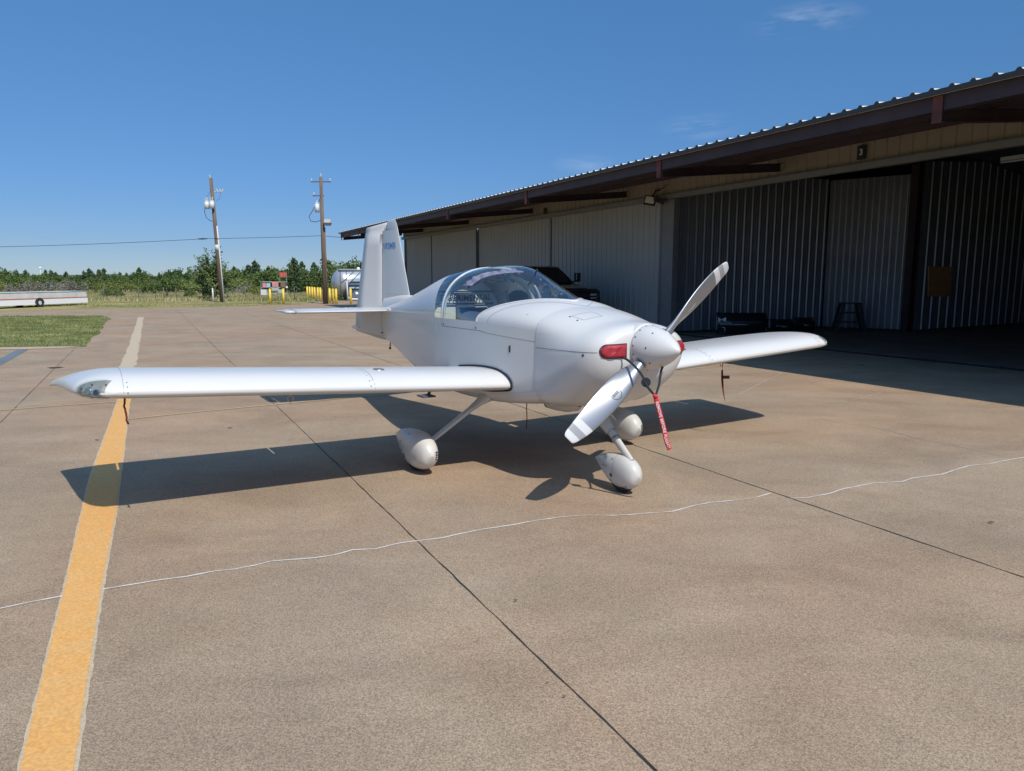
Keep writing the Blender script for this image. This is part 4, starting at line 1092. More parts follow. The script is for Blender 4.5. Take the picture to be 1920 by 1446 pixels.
# ---- things inside the bay
def bumper(px0, px1, py1, h, name, label, lamp):
    a, c = on_ground(px0, py1), on_ground(px1, py1); w = (c - a).length / 2; m_ = (a + c) / 2
    t = thing(name, label, 'car bumper', (m_.x, m_.y, 0), math.atan2((c - a).y, (c - a).x))
    b = MB(); rows = []
    for k, (zz, yo) in enumerate([(.02, .10), (.12, 0), (.30, -.03), (.34, -.06), (.55, -.05), (.80, .02), (1.0, .16)]):
        rows.append([(w * math.sin(u), .42 - .42 * math.cos(u * .95) * 1.0 + yo - (.0 if abs(u) < 1.2 else 0), zz * h) for u in [-1.57 + 3.14 * i / 22 for i in range(23)]])
    b.grid(rows, True); b.grid([[(p[0] * .93, p[1] + .05, p[2]) for p in r_] for r_ in rows], True)
    b.build('bumper_cover', M['carpaint'], t)
    if lamp:
        for sx in (-1, 1):
            b = MB(); pts = []
            for i in range(8):
                u = sx * (1.50 - .62 * i / 7); x = w * math.sin(u); y = .42 - .42 * math.cos(u * .95) - .075
                pts.append((x, y, .78 * h - .012 * i, (.86 - .25 * i / 7) * h))
            b.grid([[(p[0], p[1], .50 * h + .03 * k_) for k_, p in enumerate(pts)], [(p[0], p[1] - .012, .66 * h + .01 * k_) for k_, p in enumerate(pts)], [(p[0], p[1], .82 * h - .02 * k_) for k_, p in enumerate(pts)]], True)
            b.build('headlamp', M['porcelain'] if sx < 0 else M['carglass'], t)
            b = MB(); b.tube([(sx * w * .98, .20, .12 * h), (sx * w * .80, .03, .10 * h), (sx * w * .80, .03, .34 * h), (sx * w * .97, .2, .34 * h)], .012, 5); b.build('fog_lamp_trim', M['chrome'], t)
        b = MB(); b.box((0, -.07, .60 * h), (.9, .03, .10 * h)); b.build('grille', M['dark_int'], t)
bumper(1350, 1446, 629, .66, 'car_front_bumper', 'dark car front bumper with a pale headlamp by the ribbed partition in the hangar', True)
bumper(1452, 1500, 625, .42, 'car_bumper_cover', 'small dark bumper cover on the hangar floor, middle of the three car parts', False)
bumper(1498, 1534, 623, .45, 'car_bumper_cover', 'small dark bumper cover on the hangar floor nearest the black step stand', False)
p = on_ground(1595, 622)
t = thing('step_stand', 'black A-shaped step stand on the hangar floor left of the red column', 'step stand', (p.x, p.y, 0), R(-8))
for sy in (0, .42):
    for sx in (-1, 1):
        b = MB(); b.hexa([(sx * .44 - .05, sy, 0), (sx * .44 + .05, sy, 0), (sx * .44 + .05, sy + .04, 0), (sx * .44 - .05, sy + .04, 0)], [(sx * .24 - .05, sy + .0, .9), (sx * .24 + .05, sy + .0, .9), (sx * .24 + .05, sy + .04, .9), (sx * .24 - .05, sy + .04, .9)]); b.build('leg', M['black'], t)
for z, w in ((.30, .40), (.60, .33), (.90, .29)):
    b = MB(); b.box((0, .23, z), (w * 2, .46, .035)); b.build('step', M['black'], t)

# ---- pickup truck beside the doors
fx = sn(20.2, 12.2)
t = thing('pickup_truck', 'dark green pickup truck with a tubular front guard parked by the hangar doors', 'pickup truck', (fx.x, fx.y, 0), math.atan2(-DV.y, -DV.x))
# local x forward (front bumper at x=0), y left
def sec(b, pts, w0, w1=None, mi=0, smooth=False):
    """side profile pts (x, z, half width)"""
    n_ = len(pts); base = len(b.v)
    for sgn in (-1, 1):
        for (x, z, hw) in pts: b.v.append((x, sgn * hw, z))
    for i in range(n_):
        k = (i + 1) % n_; b.face((base + i, base + k, base + n_ + k, base + n_ + i), smooth, mi)
    b.face([base + i for i in range(n_)][::-1], False, mi); b.face([base + n_ + i for i in range(n_)], False, mi)
b = MB(); sec(b, [(-.02, .62, .93), (0, 1.18, .90), (-.06, 1.36, .86), (-1.35, 1.47, .92), (-3.55, 1.45, .97), (-3.6, 1.38, .98), (-5.85, 1.38, .97), (-5.9, .68, .96), (-5.1, .60, .98), (-3.6, .55, .98), (-1.6, .55, .98), (-.35, .52, .96)], 1)
body = b.build('body', M['carpaint'], t)
b = MB(); sec(b, [(-.08, 1.37, .55), (-.5, 1.46, .60), (-1.30, 1.51, .62), (-1.38, 1.40, .62)], 1); b.build('hood_bulge', M['carpaint'], t)
b = MB(); sec(b, [(-1.33, 1.46, .86), (-2.25, 2.06, .70), (-2.5, 2.11, .68), (-3.35, 2.09, .68), (-3.62, 1.95, .72), (-3.66, 1.45, .88)], 1); cab = b.build('cab', M['carpaint'], t)
b = MB(); i0 = [b.vert(q) for q in ((-1.42, -.80, 1.53), (-1.42, .80, 1.53), (-2.20, .655, 2.045), (-2.20, -.655, 2.045))]; b.face(i0)
for v_ in range(4): b.v[v_] = (b.v[v_][0] + .015, b.v[v_][1], b.v[v_][2] + .018)
b.build('windshield', M['carglass'], cab)
for sgn in (-1, 1):
    b = MB(); b.face([b.vert(q) for q in ((-1.75, sgn * .875, 1.50), (-2.55, sgn * .895, 1.50), (-2.55, sgn * .745, 1.99), (-2.35, sgn * .74, 1.99))])
    b.face([b.vert(q) for q in ((-2.65, sgn * .895, 1.50), (-3.5, sgn * .90, 1.50), (-3.48, sgn * .76, 1.97), (-2.65, sgn * .745, 1.99))]); b.build('side_window', M['carglass'], cab)
    b = MB(); b.box((-1.72, sgn * 1.14, 1.72), (.10, .20, .30)); b.tube([(-1.72, sgn * .90, 1.56), (-1.72, sgn * 1.12, 1.60)], .025, 6)
    mr = b.build('mirror', M['black'], t); b = MB(); b.box((-1.665, sgn * 1.07, 1.74), (.012, .035, .2)); b.build('mirror_trim', M['chrome'], mr)
    for wx in (-1.0, -4.7):
        b = MB(); b.cyl((wx, sgn * .70, .42), (wx, sgn * .985, .42), .42, .42, 24); wh = b.build('wheel', M['rubber'], t)
        b = MB(); b.cyl((wx, sgn * .98, .42), (wx, sgn * 1.0, .42), .24, .20, 20); b.build('rim', M['chrome'], wh)
    b = MB(); b.box((.005, sgn * .72, 1.12), (.05, .26, .16)); b.build('headlight', M['porcelain'], t)
b = MB(); b.box((.04, 0, .70), (.16, 1.9, .24)); b.build('bumper', M['chrome'], t)
b = MB(); b.box((.0, 0, 1.10), (.05, 1.1, .28)); b.build('grille', M['black'], t)
b = MB()
for z in (.95, 1.12, 1.30): b.tube([(.10, -.85, z - .03), (.32, -.62, z), (.36, 0, z), (.32, .62, z), (.10, .85, z - .03)], .028, 8)
for y in (-.62, .62): b.tube([(.16, y, .62), (.34, y, .95), (.36, y, 1.12), (.32, y, 1.34)], .032, 8)
for y in (-.85, .85): b.tube([(.06, y, .80), (.13, y, 1.0), (.08, y, 1.30)], .028, 8)
b.build('front_guard', M['black'], t)

# ================================================================== AIRCRAFT
# local frame: x aft, y to the aircraft's right (starboard), z up; x = 0 at the wing leading edge
YAW = 30.704
AC = thing('light_aircraft', 'white low-wing light aircraft with a clear bubble canopy and two-blade propeller', 'aeroplane', (0.466, 6.325, 0), R(YAW + 90))
AC_M = Matrix.Translation((0.466, 6.325, 0)) @ Matrix.Rotation(R(YAW + 90), 4, 'Z')
AC_I = AC_M.inverted()
CAM_L = AC_I @ Vector((0, 0, CAM_H))
def lerp_tab(tab, x):
    if x <= tab[0][0]: return tab[0][1:]
    for a, c in zip(tab[:-1], tab[1:]):
        if x <= c[0]:
            t_ = (x - a[0]) / (c[0] - a[0]); return tuple(p + (q - p) * t_ for p, q in zip(a[1:], c[1:]))
    return tab[-1][1:]
def smooth_tab(tab, x):
    """Catmull-Rom through table rows"""
    xs = [r_[0] for r_ in tab]
    if x <= xs[0]: return tab[0][1:]
    if x >= xs[-1]: return tab[-1][1:]
    i = max(k for k in range(len(xs) - 1) if xs[k] <= x)
    p0 = tab[max(0, i - 1)]; p1 = tab[i]; p2 = tab[i + 1]; p3 = tab[min(len(tab) - 1, i + 2)]
    h = p2[0] - p1[0]; t_ = (x - p1[0]) / h; out = []
    for j in range(1, len(p1)):
        m1 = (p2[j] - p0[j]) / max(1e-6, p2[0] - p0[0]) * h; m2 = (p3[j] - p1[j]) / max(1e-6, p3[0] - p1[0]) * h
        t2, t3 = t_ * t_, t_ ** 3
        out.append((2 * t3 - 3 * t2 + 1) * p1[j] + (t3 - 2 * t2 + t_) * m1 + (-2 * t3 + 3 * t2) * p2[j] + (t3 - t2) * m2)
    return tuple(out)
FW = -0.30                       # firewall station
# station: half width, bottom, longeron height, bottom corner radius
HULL = [(-.30, .500, .655, 1.255, .13), (.0, .545, .615, 1.275, .11), (.4, .575, .585, 1.290, .09), (.9, .585, .575, 1.292, .08), (1.4, .565, .585, 1.290, .07), (2.0, .475, .635, 1.285, .06),
        (2.6, .372, .700, 1.278, .05), (3.2, .262, .775, 1.270, .045), (3.8, .150, .840, 1.262, .04), (4.17, .080, .875, 1.255, .03)]
TOPZ = [(-.30, 1.445), (-.12, 1.475), (.1, 1.50), (1.26, 1.775), (1.5, 1.768), (1.8, 1.735), (2.0, 1.70), (2.4, 1.610), (2.9, 1.500), (3.4, 1.405), (3.8, 1.350), (4.17, 1.315)]
# ---- lower hull (sides and bottom)
def hull_row(x, nb=8, nc=7, ns=8):
    w, zb, zl, rc = smooth_tab(HULL, x); pts = []
    half = []
    for i in range(nb): half.append((w - rc) * i / nb); 
    row = [(x, y, zb + .012 * (y / w) ** 2) for y in half]
    for i in range(nc + 1):
        a = math.pi / 2 * i / nc; row.append((x, w - rc + rc * math.sin(a), zb + .012 + rc - rc * math.cos(a)))
    z0 = zb + .012 + rc
    for i in range(1, ns + 1):
        t_ = i / ns; row.append((x, w - .010 * 0 + 0.006 * math.sin(math.pi * t_), z0 + (zl - z0) * t_))
    left = [(p[0], -p[1], p[2]) for p in row[::-1]][:-1]
    return left + row
b = MB(); xs = [FW + .02 * k for k in range(3)] + [-.2 + .1 * k for k in range(44)]; xs = [x for x in xs if x < 4.16] + [4.17]
xs = sorted(set(round(x, 3) for x in xs))
rows = [hull_row(x) for x in xs]
b.grid(rows, True)
hull_top = {}
# ---- upper surfaces: deck ahead of the glass, rear window, turtledeck
def zt_deck(x): return smooth_tab([(-.30, 1.440), (-.12, 1.482), (.1, 1.504), (.6, 1.51)], x)[0]
def upper_pt(x, th, H, ex=.80, q=.92):
    """th 0 at the right longeron .. pi at the left"""
    w, zb, zl, rc = smooth_tab(HULL, x); c, s_ = math.cos(th), math.sin(th)
    return (x, w * (abs(c) ** ex) * (1 if c >= 0 else -1), zl + H * (s_ ** q if s_ > 0 else 0))
NTH = 40
ths = [math.pi * i / NTH for i in range(NTH + 1)]
def xcut(th):      # front edge of the glass: sweeps from the sills up to the centre line
    c = abs(math.cos(th)); return -.14 + .68 * (c ** 1.2)
def Hdeck(x): 
    return zt_deck(x) - smooth_tab(HULL, x)[2]
HOOP = 1.27
def Hbub(s_):
    f = (1 - (1 - s_ / .69) ** 1.1) ** 1.28 if s_ < .69 else 1 - .35 * (s_ - .69) ** 2
    return f
def deck_pt(th, t_):
    x = FW + (xcut(th) - FW) * t_; return upper_pt(x, th, Hdeck(x), .92, .95)
def bub_pt(th, s_, dz=0.0):
    x0 = xcut(th); x = x0 + (HOOP - x0) * s_; zl = smooth_tab(HULL, x)[2]
    Hd = zt_deck(x0) - smooth_tab(HULL, x0)[2]; f = Hbub(s_); H = Hd + (.495 - Hd) * f
    return upper_pt(x, th, H + dz, .92 + (.88 - .92) * f, .95 + (.83 - .95) * f)
fus_deck = MB()
fus_deck.grid([[deck_pt(th, k / 10) for th in ths] for k in range(11)], True)
def zt_rear(x): return smooth_tab(TOPZ, x)[0]
XE = 4.17
def xrear(th): c = abs(math.cos(th)); return 1.80 - .33 * c ** 1.5
def rear_pt(x, th):
    k = min(1, max(0, (x - HOOP) / 1.2)); return upper_pt(x, th, zt_rear(x) - smooth_tab(HULL, x)[2], .88 - .02 * k, .83 + .11 * k)
for q in [[rear_pt(xrear(th) + (XE - xrear(th)) * (k / 24), th) for th in ths] for k in range(25)]: pass
turtle_rows = [[rear_pt(xrear(th) + (XE - xrear(th)) * (k / 24), th) for th in ths] for k in range(25)]
fus_deck.grid(turtle_rows, True)
# join hull and decks in one skin
off = len(b.v)
b.v += fus_deck.v; b.f += [tuple(i + off for i in f) for f in fus_deck.f]; b.sm += fus_deck.sm; b.mi += fus_deck.mi
# tail end and firewall closures
tail = [p for p in hull_row(4.17)] + [p for p in turtle_rows[-1]]
b.face([b.vert(p) for p in hull_row(4.17)] + [b.vert(p) for p in turtle_rows[-1][1:-1]], False)
fus = b.build('fuselage', M['paint'], AC)

def bvh_of(objs):
    vs, ps = [], []
    for o in objs:
        k = len(vs); vs += [v.co.copy() for v in o.data.vertices]; ps += [tuple(i + k for i in p.vertices) for p in o.data.polygons]
    return BVHTree.FromPolygons(vs, ps)
def cast(bvh, o, d, lift):
    h = bvh.ray_cast(Vector(o), Vector(d).normalized())
    if h[0] is None: return None, None
    n_ = h[1] if h[1].dot(Vector(d)) < 0 else -h[1]
    return h[0] + n_ * lift, n_
def seam_on(bvh, pts, dirv, w, name, parent, lift=.0015, step=.02, m=None):
    """a thin strip following a skin; pts are cast along dirv (vector or function)"""
    P = []
    for a, c in zip(pts[:-1], pts[1:]):
        a, c = Vector(a), Vector(c); k = max(1, int((c - a).length / step))
        P += [a.lerp(c, i / k) for i in range(k)]
    P.append(Vector(pts[-1])); out = []
    for p in P:
        dv = Vector(dirv(p)) if callable(dirv) else Vector(dirv)
        q, n_ = cast(bvh, p - dv.normalized() * 2.0, dv, lift)
        if q is not None: out.append((q, n_))
    if len(out) < 2: return None
    b = MB(); A, B_ = [], []
    for i, (q, n_) in enumerate(out):
        d = (out[min(i + 1, len(out) - 1)][0] - out[max(i - 1, 0)][0]).normalized(); s_ = d.cross(n_).normalized() * w / 2
        A.append(q + s_); B_.append(q - s_)
    b.grid([A, B_], False)
    return b.build(name, m or M['seam'], parent, fixn=False)
def dots_on(bvh, pts, dirv, r_, name, parent, m=None, lift=.001, h=.002):
    b = MB()
    for p in pts:
        dv = Vector(dirv(Vector(p))) if callable(dirv) else Vector(dirv)
        q, n_ = cast(bvh, Vector(p) - dv.normalized() * 2.0, dv, lift)
        if q is not None: b.cyl(q - n_ * h, q + n_ * h * .5, r_, r_, 8)
    if b.f: return b.build(name, m or M['screw'], parent)

# ---- cowling
FWR = [(p[1] * 1.006, 1.06 + (p[2] - 1.06) * 1.006) for p in hull_row(FW + .001) + [deck_pt(th, 0) for th in ths][1:-1]]
def ring_hit(poly, ang, zc):
    dx, dz = math.cos(ang), math.sin(ang); best = None
    for i in range(len(poly)):
        (y1, z1), (y2, z2) = poly[i], poly[(i + 1) % len(poly)]; z1 -= zc; z2 -= zc
        ex, ez = y2 - y1, z2 - z1; det = dx * -ez + dz * ex
        if abs(det) < 1e-12: continue
        t_ = (y1 * -ez + z1 * ex) / det; u = (dx * z1 - dz * y1) / det
        if t_ > 0 and -1e-6 <= u <= 1 + 1e-6 and (best is None or t_ > best): best = t_
    return (dx * best, zc + dz * best) if best else (dx * .5, zc + dz * .4)
COWL = [  # x: half width, bottom, mid height, top, exponent side
    (-.305, .508, .655, 1.00, 1.448, 3.4), (-.45, .505, .655, 1.03, 1.425, 3.1), (-.62, .500, .675, 1.07, 1.392, 2.8), (-.78, .488, .73, 1.10, 1.355, 2.6), (-.88, .470, .79, 1.12, 1.343, 2.45),
    (-.95, .440, .85, 1.135, 1.335, 2.35), (-1.00, .395, .92, 1.14, 1.322, 2.25), (-1.03, .330, .985, 1.15, 1.300, 2.1), (-1.042, .24, 1.04, 1.155, 1.275, 2.0), (-1.045, .02, 1.14, 1.16, 1.17, 2.0)]
COWL.sort(key=lambda r_: r_[0])
def cowl_row(x, n_=64):
    w, zb, zm, zt, e = smooth_tab(COWL, x); row = []
    mix = max(0.0, min(1.0, (x + .80) / .50)); mix = mix * mix * (3 - 2 * mix)
    for i in range(n_):
        a = 2 * math.pi * i / n_; c, s_ = math.cos(a), math.sin(a)
        y = w * abs(c) ** (2 / e) * (1 if c >= 0 else -1); et = 2.15 + (e - 2.15) * .25
        if s_ >= 0: 
            y = w * abs(c) ** (2 / (2.0 + (e - 2) * .30)) * (1 if c >= 0 else -1); z = zm + (zt - zm) * s_ ** (2 / 2.15)
            # fuller shoulders near the firewall
        else: z = zm - (zm - zb) * abs(s_) ** (2 / e)
        if mix > 0:      # meets the firewall section exactly, then flows into the rounder nose
            zc = 1.06; ang = math.atan2(z - zc, y); fy, fz = ring_hit(FWR, ang, zc)
            y, z = y + (fy - y) * mix, z + (fz - z) * mix + (zt - 1.448) * mix * (1 if z > zc else 0) * max(0, (z - zc) / .39)
        row.append((x, y, z))
    return row
b = MB()
cx = [-.305, -.35, -.4, -.45, -.5, -.56, -.62, -.68, -.74, -.78, -.82, -.86, -.9, -.93, -.96, -.98, -1.0, -1.015, -1.03, -1.037, -1.042, -1.045]
b.grid([cowl_row(x) for x in cx], True, 0, True)
cowl = b.build('cowling', M['paint'], AC)
# round boss behind the spinner
b = MB(); rings = []
for x, r_ in ((-.93, .182), (-.99, .180), (-1.03, .177), (-1.047, .172), (-1.05, .165), (-1.05, .02)): rings.append([(x, r_ * math.cos(a), 1.163 + r_ * math.sin(a)) for a in [2 * math.pi * i / 36 for i in range(36)]])
b.grid(rings, True, 0, True); b.build('nose_ring', M['paint'], cowl)
bv_cowl = bvh_of([cowl]); bv_fus = bvh_of([fus])
radial = lambda c: (lambda p: Vector((0, -p.y, c - p.z)))
# split line, firewall line, rivet lines
ZS = 1.125
for sy in (1, -1):
    seam_on(bv_cowl, [(-.31, sy * .9, ZS), (-.6, sy * .9, ZS + .005), (-.9, sy * .9, ZS + .01), (-.985, sy * .9, ZS + .012)], (0, -sy, 0), .0045, 'split_seam', cowl)
arc = []
for i in range(61):
    a = math.pi * (-.42 + 1.84 * i / 60); arc.append((-.302, 1.2 * math.cos(a), 1.06 + 1.2 * math.sin(a)))
seam_on(bv_cowl, arc, lambda p: Vector((0, -p.y, 1.06 - p.z)), .005, 'rear_seam', cowl)
# hinge-pin door with two latches, on the right shoulder
door = [(-.50, .30), (-.64, .28), (-.66, .12), (-.52, .12), (-.50, .30)]
seam_on(bv_cowl, [(x, y, 3.0) for x, y in door], (0, 0, -1), .0025, 'oil_door_seam', cowl)
dots_on(bv_cowl, [(-.50, .315, 3), (-.60, .315, 3)], (0, 0, -1), .009, 'door_latch', cowl)
dots_on(bv_cowl, [(-.885, .9, ZS - .012)], (0, -1, 0), .011, 'cowl_pin', cowl)
# skirt of the canopy, sill strip and skins
sk = []
for i in range(25):
    th = math.pi * (i / 24) * .5 + .0001
    sk.append((-.06 + .62 * abs(math.cos(th)) ** 1.6 - .10, th))
def th_line(f, t0, t1, n_=30): 
    out = []
    for i in range(n_ + 1):
        th = t0 + (t1 - t0) * i / n_; x = f(th); out.append(upper_pt(x, th, Hdeck(x), .92, .95))
    return out
ctr = lambda p: Vector((0, -p[1], 1.15 - p[2]))
seam_on(bv_fus, th_line(lambda th: xcut(th) - .15 - .03 * abs(math.cos(th)), .02, math.pi - .02, 50), lambda p: Vector((0, -p.y, 1.1 - p.z)), .004, 'skirt_seam', fus)
for sy in (1, -1):
    seam_on(bv_fus, [(.37, sy * .9, 1.20), (.50, sy * .9, 1.215), (1.27, sy * .9, 1.215)], (0, -sy, 0), .004, 'sill_seam', fus)
    seam_on(bv_fus, [(-.295, sy * .9, 1.17), (.37, sy * .9, 1.20)], (0, -sy, 0), .003, 'side_seam', fus)
seam_on(bv_fus, [(1.27, .9, 1.215), (1.27, .9, 1.285)], (0, -1, 0), .004, 'sill_seam', fus)
dots_on(bv_fus, [(.56, .9, 1.235), (1.23, .9, 1.235)], (0, -1, 0), .010, 'sill_screw', fus)
dots_on(bv_fus, [(-.32 + .0, 0, 0)], (0, -1, 0), .01, 'x', fus) if False else None
# cabin vent and step socket on the right side
vent_p, vent_n = cast(bv_fus, (.02, 3, 1.09), (0, -1, 0), .001)
b = MB(); b.box((vent_p.x + .0, vent_p.y, vent_p.z), (.020, .006, .055)); b.build('vent_slot', M['black'], fus)
b = MB(); b.v += [(.015, vent_p.y + .002, 1.117), (.10, vent_p.y + .001, 1.09), (.015, vent_p.y + .002, 1.063)]; b.face((0, 1, 2)); b.build('naca_scoop', M['paint_flat'], fus)
q, n_ = cast(bv_fus, (1.40, 3, 1.185), (0, -1, 0), .002)
b = MB(); b.cyl(q - n_ * .004, q + n_ * .002, .042, .042, 20); b.build('access_disc', M['porcelain'], fus)

# ---- canopy glass, rear window, frames
b = MB(); b.grid([[bub_pt(th, k / 26) for th in ths] for k in range(27)], True); canopy = b.build('canopy', M['canopy'], AC)
b = MB(); b.grid([[rear_pt(HOOP + .02 + (xrear(th) - HOOP - .02) * k / 6, th) for th in ths] for k in range(7)], True); b.build('rear_window', M['rear_glass'], AC)
def band(f0, f1, name, m, parent, lift=.004, t0=0.0, t1=math.pi, n_=60, inner=.018):
    """curved frame strip between two curves on the bubble"""
    rows_o, rows_i = [[], []], [[], []]
    for i in range(n_ + 1):
        th = t0 + (t1 - t0) * i / n_
        for k, f in enumerate((f0, f1)):
            p = Vector(f(th)); c = Vector((p.x, 0, 1.25)); d = (p - c).normalized()
            rows_o[k].append(p + d * lift); rows_i[k].append(p - d * inner)
    b = MB(); b.grid([rows_i[0], rows_o[0], rows_o[1], rows_i[1], rows_i[0]], True); return b.build(name, m, parent)
hoop = band(lambda th: bub_pt(th, .984), lambda th: rear_pt(HOOP + .022, th), 'canopy_hoop', M['paint'], canopy, .003)
band(lambda th: bub_pt(th, .0), lambda th: bub_pt(th, .028), 'windshield_lip', M['paint'], canopy, .006, .0, math.pi, 60, .006)
# inner roll bar, cream painted
def inner_pt(x, th, k, dz=0): 
    p = Vector(rear_pt(max(HOOP, x), th)); c = Vector((p.x, 0, 1.25)); q = c + (p - c) * k; q.x = x; return q
band(lambda th: inner_pt(1.31, th, .95), lambda th: inner_pt(1.37, th, .93), 'roll_bar', M['cream'], AC, .0, .03, math.pi - .03, 50, .03)
# ---- cabin interior
b = MB()
b.grid([[(x, -w, 1.265), (x, -w, .76), (x, 0, .70), (x, w, .76), (x, w, 1.265)] for x, w in ((0.05, .49), (.3, .51), (.9, .53), (1.35, .51))], False)
b.grid([[(x, -w, 1.27), (x, -w, .80), (x, w, .80), (x, w, 1.27)] for x, w in ((1.35, .50), (1.9, .43))], False)
b.build('cabin_liner', M['dark_int'], AC)
b = MB(); rows = []
for i in range(13):
    y = -.47 + .94 * i / 12; ztop = 1.27 + .19 * math.sqrt(max(0, 1 - (y / .50) ** 2)); rows.append([(.30, y, .95), (.28, y, ztop - .015), (.10, y, ztop + .005), (-.12, y, 1.30 + .15 * math.sqrt(max(0, 1 - (y / .55) ** 2)))])
b.grid(rows, True); b.build('instrument_panel', M['black'], AC)
# baggage bulkhead
b = MB(); pts = []
for i in range(21):
    th = math.pi * i / 20; p = rear_pt(1.98, th); pts.append((1.96, p[1] * .93, 1.26 + (p[2] - 1.26) * .93))
b.face([b.vert(p) for p in pts + [(1.96, -.40, .9), (1.96, .40, .9)]]); b.build('bulkhead_panel', M['cream'], AC)
b = MB(); b.box((1.945, -.03, 1.25), (.012, .23, .52)); b.build('bulkhead_carpet', M['navy'], AC)  # dark sheet standing in for shade on the cream bulkhead
b = MB()
for z in (1.40, 1.53): b.box((1.940, -.0, z), (.008, .74, .014))
b.build('bulkhead_strip', M['black'], AC)
vs, fs = text_mesh('EXPERIMENTAL', .088, .0008, .0012, 1.02)
b = MB(); b.v = [(1.930, -x * 1.0 - .03, z_ + 1.462) for x, z_, _ in [(v_[0], v_[1], v_[2]) for v_ in vs]]; b.f = list(fs); b.sm = [False] * len(fs); b.mi = [0] * len(fs)
# seen from in front, the lettering must read left to right towards the left wing
b.v = [(p[0], -(-(p[1] + .03)) * 1.0 - .03, p[2]) for p in b.v]
b.build('experimental_lettering', M['black_text'], AC, fixn=False)
for sy in (-1, 1):
    b = MB(); rows = []
    for k, (x, z, w) in enumerate([(.72, .93, .20), (1.02, .92, .215), (1.10, 1.00, .215), (1.18, 1.24, .20), (1.22, 1.37, .17), (1.24, 1.39, .15)]):
        rows.append([(x - .05 * math.cos(a) * (1 if k > 1 else 0), sy * .255 + w * math.sin(a * .999), z + (.05 * math.cos(a) if k < 2 else 0)) for a in [-1.5 + 3.0 * i / 12 for i in range(13)]])
    b.grid(rows, True); st = b.build('seat', M['navy'], AC)
    if sy < 0:
        b = MB(); b.ball((1.22, sy * .255, 1.47), .11, 16, 10, 0, (.42, 1.15, .75)); b.build('headrest', M['dark_int'], st)
    b = MB(); b.tube([(.60, sy * .24, .80), (.56, sy * .24, 1.05), (.58, sy * .24, 1.20)], .012, 8); b.ball((.58, sy * .24, 1.22), .026, 10, 8, 0, (1, 1, 1.6)); b.build('control_stick', M['black'], AC)
b = MB(); b.tube([(.28, .16, 1.42), (.60, .20, 1.34), (.66, .21, 1.56)], .013, 8); b.tube([(.62, -.1, 1.75), (.78, -.1, 1.60)], .008, 6)
b.build('canopy_strut', M['black'], AC)
b = MB(); b.tube([(1.0 + .05 * math.cos(a), .12 + .10 * math.sin(a), 1.655 + .02 * math.cos(a)) for a in [2 * math.pi * i / 20 for i in range(21)]], .009, 6); b.tube([(1.0, .12, 1.66), (1.0, .12, 1.74)], .008, 6); b.build('canopy_handle', M['steel'], AC)
b = MB(); b.ball((.32, -.18, 1.51), .05, 12, 8, 0, (.5, 1.1, .8)); b.cyl((.30, -.18, 1.42), (.32, -.18, 1.5), .008, .008, 6); b.build('compass', M['black'], AC)
# mauve sunshade bunched along the inside of the canopy
b = MB(); r = random.Random(4); rows = []
NR = 44
for i in range(NR + 1):
    th = .72 + 1.62 * i / NR; row = []
    for k in range(9):
        s_ = .66 + .20 * k / 8; p = Vector(bub_pt(th, s_)); c = Vector((p.x, 0, 1.25))
        fold = .022 * math.sin(i * 1.35 + 1.3 * math.sin(k * .8)) * math.sin(math.pi * k / 8) + .030 * math.sin(k * 2.1 + i * .25) * (.4 + .6 * math.sin(math.pi * k / 8)) + r.uniform(-.004, .004)
        kk = .91 + fold; q = c + (p - c) * kk; q.z -= .025 * (k % 2) * (1 if i % 3 else .4); row.append(q)
    rows.append(row)
b.grid(rows, True); b.grid([[p - Vector((0, p.y * .02, .012)) for p in row] for row in rows], True)
sh = b.build('sunshade', M['shade'], None); sh.parent = None
sh.matrix_world = AC_M; sh['label'] = 'mauve folded cloth sunshade bunched under the top of the aircraft canopy'; sh['category'] = 'sunshade'

# ---- wings
def airfoil(u, t_=.135):
    th = 5 * t_ * (.2969 * math.sqrt(u) - .1260 * u - .3516 * u * u + .2843 * u ** 3 - .1015 * u ** 4)
    m_, k1 = .2025, 15.957
    yc = k1 / 6 * (u ** 3 - 3 * m_ * u * u + m_ * m_ * (3 - m_) * u) if u < m_ else k1 * m_ ** 3 / 6 * (1 - u)
    return yc + th, yc - th
CH = 1.456; ZW = .752; DIH = math.tan(R(3.3)); INC = math.tan(R(1.0))
def wz(y): return ZW + abs(y) * DIH
def us(n_, u0, u1): return [u0 + (u1 - u0) * (1 - math.cos(math.pi / 2 * i / n_)) if u0 == 0 else u0 + (u1 - u0) * i / n_ for i in range(n_ + 1)]
def wing_sec(y, u0, u1, n_=22, ch=CH):
    U = us(n_, u0, u1); up = [(u * ch, y, wz(y) - u * ch * INC + airfoil(u)[0] * ch) for u in U]; lo = [(u * ch, y, wz(y) - u * ch * INC + airfoil(u)[1] * ch) for u in U]
    return up[::-1] + lo[(1 if u0 == 0 else 0):]
YT = 3.40
def tip_edge(x):
    tab = [(0.0, 3.440), (.012, 3.50), (.04, 3.560), (.10, 3.620), (.22, 3.672), (.45, 3.710), (.8, 3.752), (1.15, 3.790), (1.456, 3.832)]
    return lerp_tab(tab, x)[0]
wings = []
